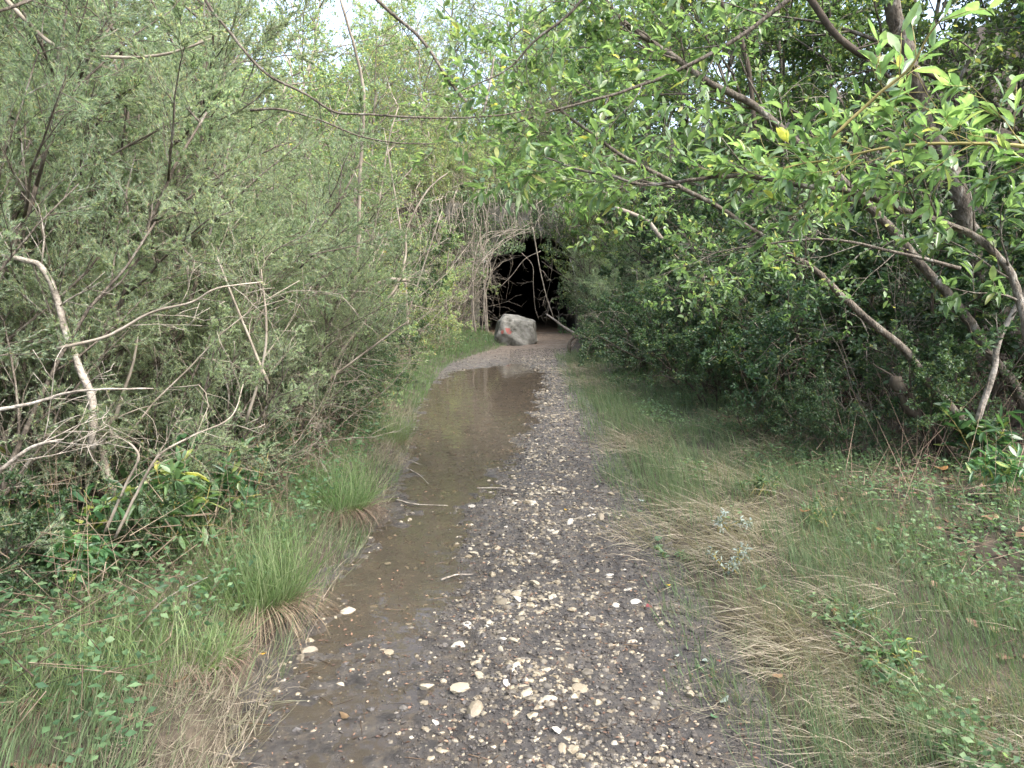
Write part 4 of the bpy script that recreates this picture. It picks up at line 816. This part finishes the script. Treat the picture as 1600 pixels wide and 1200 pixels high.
isdry = dry + rng.normal(0, .22, len(x)) > .20
tint = np.where(isdry, rng.uniform(.6, 1, len(x)), rng.uniform(0, .5, len(x)))
h = rng.uniform(.05, .15, len(x)) * (1 + .6 * (pn > 0)) * (1 + .02 * y); wd = np.clip(rng.lognormal(math.log(.0021), .4, len(x)), .0012, .006) * (1 + .07 * y)
lean = np.where(isdry, rng.uniform(.8, 3.0, len(x)), rng.uniform(.2, 1.2, len(x)))
mbg = grass('', '', np.stack([x, y, gz - .01], 1), np.where(isdry, h * 1.5, h), wd, tint, 'grass', lean, 5, dirx=np.where(isdry, -.9, -.15))
o = mbg.build('verge_grass', M['grass']); tag(o, 'mixed green and straw coloured grass on the right verge of the path', 'grass', kind='stuff')
x, y, d = verge_pts(rng, 52000, -1, 1.5, 1.9, 21, .9)
gz = np.where(d < .02, path_z(x, y), ground_z(x, y, True)); nn_ = vn(x, y, .5, 45) + rng.normal(0, .2, len(x)) - .3 * ss(8, 12, y); isdry = nn_ > -.02
keep = rng.uniform(size=len(x)) < .4 + .8 * (vn(x, y, .5, 46) + .4) + (y > 9) * .5; x, y, d, gz, isdry = [q[keep] for q in (x, y, d, gz, isdry)]
tint = np.where(isdry, rng.uniform(.55, 1, len(x)), rng.uniform(0, .45, len(x)))
h = rng.uniform(.07, .19, len(x)) * np.where(y < 4.5, 1.25, 1) * np.where(y > 10, .8, 1)
mbg = grass('', '', np.stack([x, y, gz - .01], 1), h, np.clip(rng.lognormal(math.log(.0021), .4, len(x)), .0012, .006) * (1 + .07 * y), tint, 'grass', np.where(isdry, rng.uniform(.5, 1.8, len(x)), rng.uniform(.1, .8, len(x))), 6, dirx=.25)
o = mbg.build('verge_grass', M['grass']); tag(o, 'thin green and dry grass along the left bank of the path', 'grass', kind='stuff')

x, y, d = verge_pts(rng, 16000, -1, 2.3, 10, 24, .8); gz = ground_z(x, y, True)
mbg = grass('', '', np.stack([x, y, gz - .01], 1), rng.uniform(.06, .18, len(x)), rng.uniform(.005, .010, len(x)), np.where(rng.uniform(size=len(x)) < .15, .6, rng.uniform(0, .45, len(x))), 'grass', rng.uniform(.1, .9, len(x)), 16, dirx=.1)
o = mbg.build('short_grass', M['tuft']); tag(o, 'short bright green grass left of the path bend reaching the boulder', 'grass', kind='stuff')
def tuft(label, px, pyy, H, rad, n, seed, dry=.3):
    Yd = 1.6 * F / (pyy - 450); p = at(px, pyy, Yd); p[2] = max(float(ground_z(p[0], p[1], True)), .02); rng = np.random.default_rng(seed)
    root = empty('grass_tuft', p, label, 'grass tuft', 'bright grass tufts on the left bank')
    a = rng.uniform(0, 6.28, n); r_ = rad * np.sqrt(rng.uniform(size=n)); P = np.stack([np.cos(a) * r_, np.sin(a) * r_, np.zeros(n)], 1)
    lean = .12 + r_ / rad * .55 * rng.uniform(.5, 1.2, n) + rng.uniform(0, 1, n) ** 4 * 1.3; D = np.stack([np.cos(a) * lean + rng.normal(0, .12, n), np.sin(a) * lean + rng.normal(0, .12, n), np.ones(n)], 1)
    N = nrm(np.stack([np.cos(a), np.sin(a), np.full(n, .5)], 1) + rng.normal(0, .3, (n, 3)))
    mb = MB(); leaves(mb, P, D, N, H * rng.uniform(.3, 1.15, n), rng.uniform(.0018, .0036, n) * (1 + .05 * Yd), 'blade', rng.uniform(0, 1, n), hs=rng.uniform(.5, 4, n)); mb.build('blades', M['tuft'], root)
    m = int(n * dry); a = rng.uniform(-1.9, .6, m); r_ = rad * rng.uniform(.6, 1.1, m); P = np.stack([np.cos(a) * r_, np.sin(a) * r_, np.full(m, .03)], 1)
    D = np.stack([np.cos(a), np.sin(a), rng.uniform(-.5, .5, m)], 1); N = nrm(np.stack([np.cos(a) * .3, np.sin(a) * .3, np.ones(m)], 1))
    mb = MB(); leaves(mb, P, D, N, H * rng.uniform(.3, .6, m), rng.uniform(.002, .004, m), 'blade', rng.uniform(0, .9, m), hs=2.2); mb.build('dry_skirt', M['dry'], root)
tuft('tall bright green grass tuft at the left water edge in the lower left', 408, 1000, .48, .17, 850, 1)
tuft('bright green grass tuft with a reddish dry skirt halfway up the left bank', 530, 832, .42, .19, 760, 2, .6)
tuft('small green grass tuft left of the puddle', 600, 700, .34, .22, 600, 3)
tuft('low green grass tuft at the lower left beside the mud', 280, 1110, .26, .22, 420, 4)
tuft('small grass sprout on the mud edge beside the yellow leaf', 345, 1110, .16, .07, 250, 5, .1)
tuft('blurred long grass clump in the bottom left corner', 130, 1150, .30, .28, 480, 6)

# ground cover and litter
def cover(name, label, n, fx, seed, matk, Ln, Wd, kind, zr=(0, .06), tint=(0, 1), cat='ground cover', yellow=0, ya=2.0, yb=20, updir=.5):
    rng = np.random.default_rng(seed); u = rng.uniform(size=n * 4); y = ya * (yb / ya) ** u; x, k = fx(rng, y); x, y = x[k][:n], y[k][:n]; n = len(x)
    z = ground_z(x, y, True) + rng.uniform(zr[0], zr[1], n); a = rng.uniform(0, 6.28, n)
    D = np.stack([np.cos(a), np.sin(a), rng.normal(0, updir * .5, n)], 1); N = nrm(rng.normal(size=(n, 3)) * updir + np.array([0, 0, 1.]))
    tt = rng.uniform(tint[0], tint[1], n)
    mb = MB(); leaves(mb, np.stack([x, y, z], 1), D, N, Ln * rng.uniform(.6, 1.3, n) * (1 + .03 * y), Wd * rng.uniform(.7, 1.2, n) * (1 + .03 * y), kind, tt)
    tag(mb.build(name, M[matk]), label, cat, kind='stuff')
def stalks(name, label, n, side, seed, L, w, dmin, dmax, ya, yb, lean=.35, mat='dry'):
    rng = np.random.default_rng(seed); y = ya * (yb / ya) ** rng.uniform(size=n); d = rng.uniform(dmin, dmax, n); x = Lx(y) - d if side < 0 else Rx(y) + d
    D = np.stack([rng.normal(.1, lean, n), rng.normal(0, lean, n), np.ones(n)], 1); N = nrm(rng.normal(size=(n, 3)))
    mb = MB(); leaves(mb, np.stack([x, y, ground_z(x, y, True) - .02], 1), D, N, L * rng.uniform(.3, 1.2, n), w * rng.uniform(.6, 1.3, n) * (1 + .08 * y), 'twig', rng.uniform(.25, 1, n))
    tag(mb.build(name, M[mat]), label, 'dry stalks', kind='stuff')
def f_left(rng, y):
    d = rng.uniform(.15, 4.0, len(y)); x = Lx(y) - d; return x, (vn(x, y, .5, 51) > -.12)
def f_right(rng, y):
    d = rng.uniform(.5, 5, len(y)); x = Rx(y) + d; return x, (vn(x, y, .45, 52) > .1 - .15 * (d > 1.5)) 
def f_rdeep(rng, y):
    d = rng.uniform(1.2, 6, len(y)); return Rx(y) + d, np.ones(len(y), bool)
def f_ldeep(rng, y):
    d = rng.uniform(.3, 5, len(y)); return Lx(y) - d, np.ones(len(y), bool)
cover('ivy_cover', 'low dark green ivy and bramble leaves under the left thicket', 26000, f_left, 1, 'ivy', .036, .021, 'diamond', (0, .35))
cover('ivy_cover', 'low green bramble and clover leaves over the right verge', 30000, f_right, 2, 'ivy', .030, .019, 'diamond', (.01, .14))
cover('leaf_litter', 'brown fallen leaves under the shrubs on the right', 9000, f_rdeep, 3, 'litter', .05, .03, 'oval', (.0, .03), cat='leaf litter')
cover('leaf_litter', 'brown fallen leaves under the left thicket', 9000, f_ldeep, 4, 'litter', .045, .028, 'oval', (.0, .03), cat='leaf litter')
cover('dry_stalks', 'tangle of dry stalks and dead twigs in the left undergrowth', 5000, f_ldeep, 5, 'dry', .32, .0045, 'twig', (.0, .55), cat='dry twigs', updir=1.0, tint=(.2, 1))
cover('dry_stalks', 'scattered dry twigs on the ground under the right thicket', 2500, f_rdeep, 6, 'dry', .25, .004, 'twig', (.0, .2), cat='dry twigs', updir=.6, tint=(.2, 1))

stalks('upright_stalks', 'dry tan canes and stalks standing in the left thicket', 1500, -1, 71, .95, .0032, .25, 3.5, 2.8, 18)
stalks('upright_stalks', 'thin dry stems standing in the shade of the right thicket', 500, 1, 72, .9, .0045, 1.6, 4.5, 4.5, 16)

# litter crumbs and small twigs on the path
rng = np.random.default_rng(31)
n = 2600; y = 2.2 * (14 / 2.2) ** rng.uniform(size=n); x = Lx(y) + (Rx(y) - Lx(y)) * rng.uniform(size=n) ** .9; z = np.maximum(path_z(x, y), -.002) + .006
a = rng.uniform(0, 6.28, n); mb = MB()
leaves(mb, np.stack([x, y, z], 1), np.stack([np.cos(a), np.sin(a), rng.normal(0, .15, n)], 1), nrm(rng.normal(size=(n, 3)) * .35 + [0, 0, 1.]), rng.uniform(.010, .028, n), rng.uniform(.004, .012, n), 'diamond', rng.uniform(0, 1, n) ** 1.5)
tag(mb.build('path_litter', M['litter']), 'crumbled brown leaf bits strewn over the muddy path', 'leaf litter', kind='stuff')
n = 500; y = 2.3 * (12 / 2.3) ** rng.uniform(size=n); x = Lx(y) + (Rx(y) - Lx(y)) * rng.uniform(size=n); z = np.maximum(path_z(x, y), 0) + .006; a = rng.uniform(0, 6.28, n); mb = MB()
leaves(mb, np.stack([x, y, z], 1), np.stack([np.cos(a), np.sin(a), rng.normal(0, .05, n)], 1), np.tile([0, 0, 1.], (n, 1)), rng.uniform(.04, .15, n), rng.uniform(.002, .004, n), 'twig', rng.uniform(0, .8, n))
tag(mb.build('path_twigs', M['litter']), 'small dark twigs lying on the muddy path', 'dry twigs', kind='stuff')

# single fallen leaves that stand out
FL = {'yellow': (.50, .34, .04), 'green': (.09, .17, .08), 'red': (.13, .04, .03), 'tan': (.22, .14, .08), 'silver': (.26, .30, .26), 'orange': (.24, .12, .05)}
for k, c in FL.items():
    M['fl_' + k] = leaf_mat('fallen leaf ' + k, [(0, tuple(q * .8 for q in c)), (1, c)], .15, .5, .4, 1.0)
round_leaf = lambda s, ang: None
def fallen(px, pyy, c, s, label, wr=.8):
    Yd = 1.6 * F / (pyy - 450); p = at(px, pyy, Yd); onp = Lx(p[1]) < p[0] < Rx(p[1]); z = float(path_z(p[0], p[1])) if onp else float(ground_z(p[0], p[1], True)) + .05
    if onp: z = max(z, 0)
    rng = np.random.default_rng(int(px * 7 + pyy)); n = 14; a = np.linspace(0, 2 * math.pi, n, endpoint=False)
    rr = s * (1 + .10 * rng.normal(size=n)); rr[0] *= 1.25
    v = np.stack([rr * np.cos(a), wr * rr * np.sin(a), .15 * s * np.cos(2 * a) + .05 * s * rng.normal(size=n)], 1)
    v = np.vstack([v, [[0, 0, 0]]]); mb = MB(); mb.add(v, [[i, (i + 1) % n, n] for i in range(n)], np.append(rng.uniform(0, 1, n), .5))
    o = mb.build('fallen_leaf', M['fl_' + c]); o.location = (p[0], p[1], z + .012); o.rotation_euler = (rng.normal(0, .2), rng.normal(0, .2), rng.uniform(0, 6.28)); tag(o, label, 'leaf', 'single fallen leaves')
for a in [(411, 1076, 'yellow', .017, 'bright yellow leaf at the left mud edge', .5), (1187, 975, 'green', .026, 'round green leaf lying on the dry grass of the right verge'), (1091, 1090, 'green', .020, 'round green leaf on the mud at the lower right'),
          (1100, 1078, 'silver', .016, 'pale silvery leaf touching the round green leaf on the mud'), (1120, 1086, 'red', .012, 'small dark red leaf on the mud at the lower right'), (1128, 1150, 'silver', .024, 'pale grey green leaf near the bottom right of the path'),
          (1113, 1182, 'green', .015, 'small green leaf at the bottom edge of the path'), (1043, 948, 'yellow', .014, 'small yellow leaf on the mud right of the gravel', .6), (1013, 982, 'red', .016, 'reddish brown leaf on the mud right of the gravel'),
          (1056, 1070, 'silver', .018, 'narrow pale leaf on the lower right mud', .4), (1002, 805, 'silver', .020, 'pale leaf beside the clover on the right of the path'), (1000, 820, 'green', .022, 'green clover leaf on the right edge of the path'),
          (1300, 1020, 'orange', .022, 'orange tan leaf in the straw at the right'), (1372, 886, 'orange', .035, 'orange brown leaf on the right verge'), (1468, 787, 'orange', .05, 'large orange leaf under the trunks at the right'), (1542, 880, 'tan', .045, 'tan leaf at the far right of the verge'),
          (1256, 842, 'orange', .035, 'orange leaf in the middle of the right verge'), (1200, 756, 'tan', .05, 'upright tan leaf on the upper right verge'), (1590, 905, 'tan', .04, 'tan leaf at the right edge of the photo'),
          (1212, 1130, 'tan', .022, 'tan leaf at the bottom where mud meets grass'), (884, 812, 'yellow', .016, 'yellow leaf bit in the gravel strip', .6), (540, 1165, 'tan', .030, 'tan leaf in the water at the bottom left', .4),
          (290, 1180, 'tan', .03, 'tan leaf at the foot of the left grass in the bottom corner', .45), (1028, 868, 'green', .025, 'green seedling leaf at the right edge of the mud')]:
    fallen(*a)
# flood sticks lying across the water
for P, lab in [([(610, 720), (660, 733)], 'thin pale stick at the left edge of the puddle'), ([(640, 740), (670, 764)], 'short thin stick sloping into the puddle'), ([(618, 790), (650, 798), (700, 800)], 'bent pale stick across the shallow neck of the puddle'), ([(745, 771), (808, 777)], 'pale stick along the lower shore of the puddle'), ([(690, 925), (740, 918)], 'thin dark stick at the water edge')]:
    Q = []
    for px, pyy in P:
        p = gp(px, pyy); p[2] = max(float(path_z(p[0], p[1])), 0) + .012; Q.append(p)
    Q = np.array(Q); Q = Q if len(Q) > 2 else np.array([Q[0], (Q[0] + Q[1]) / 2 + [0, .02, .005], Q[1]])
    limb('stick', lab, 'stick', Q, .006, .003, M['pale_wood'], world=True, seed=int(P[0][0]), trunk='wood', group='sticks lying in the puddle')

for k in list(PROTO):
    for v, o in enumerate(PROTO[k]):
        if (k, v) not in used:
            for c in list(o.children): bpy.data.objects.remove(c)
            bpy.data.objects.remove(o)
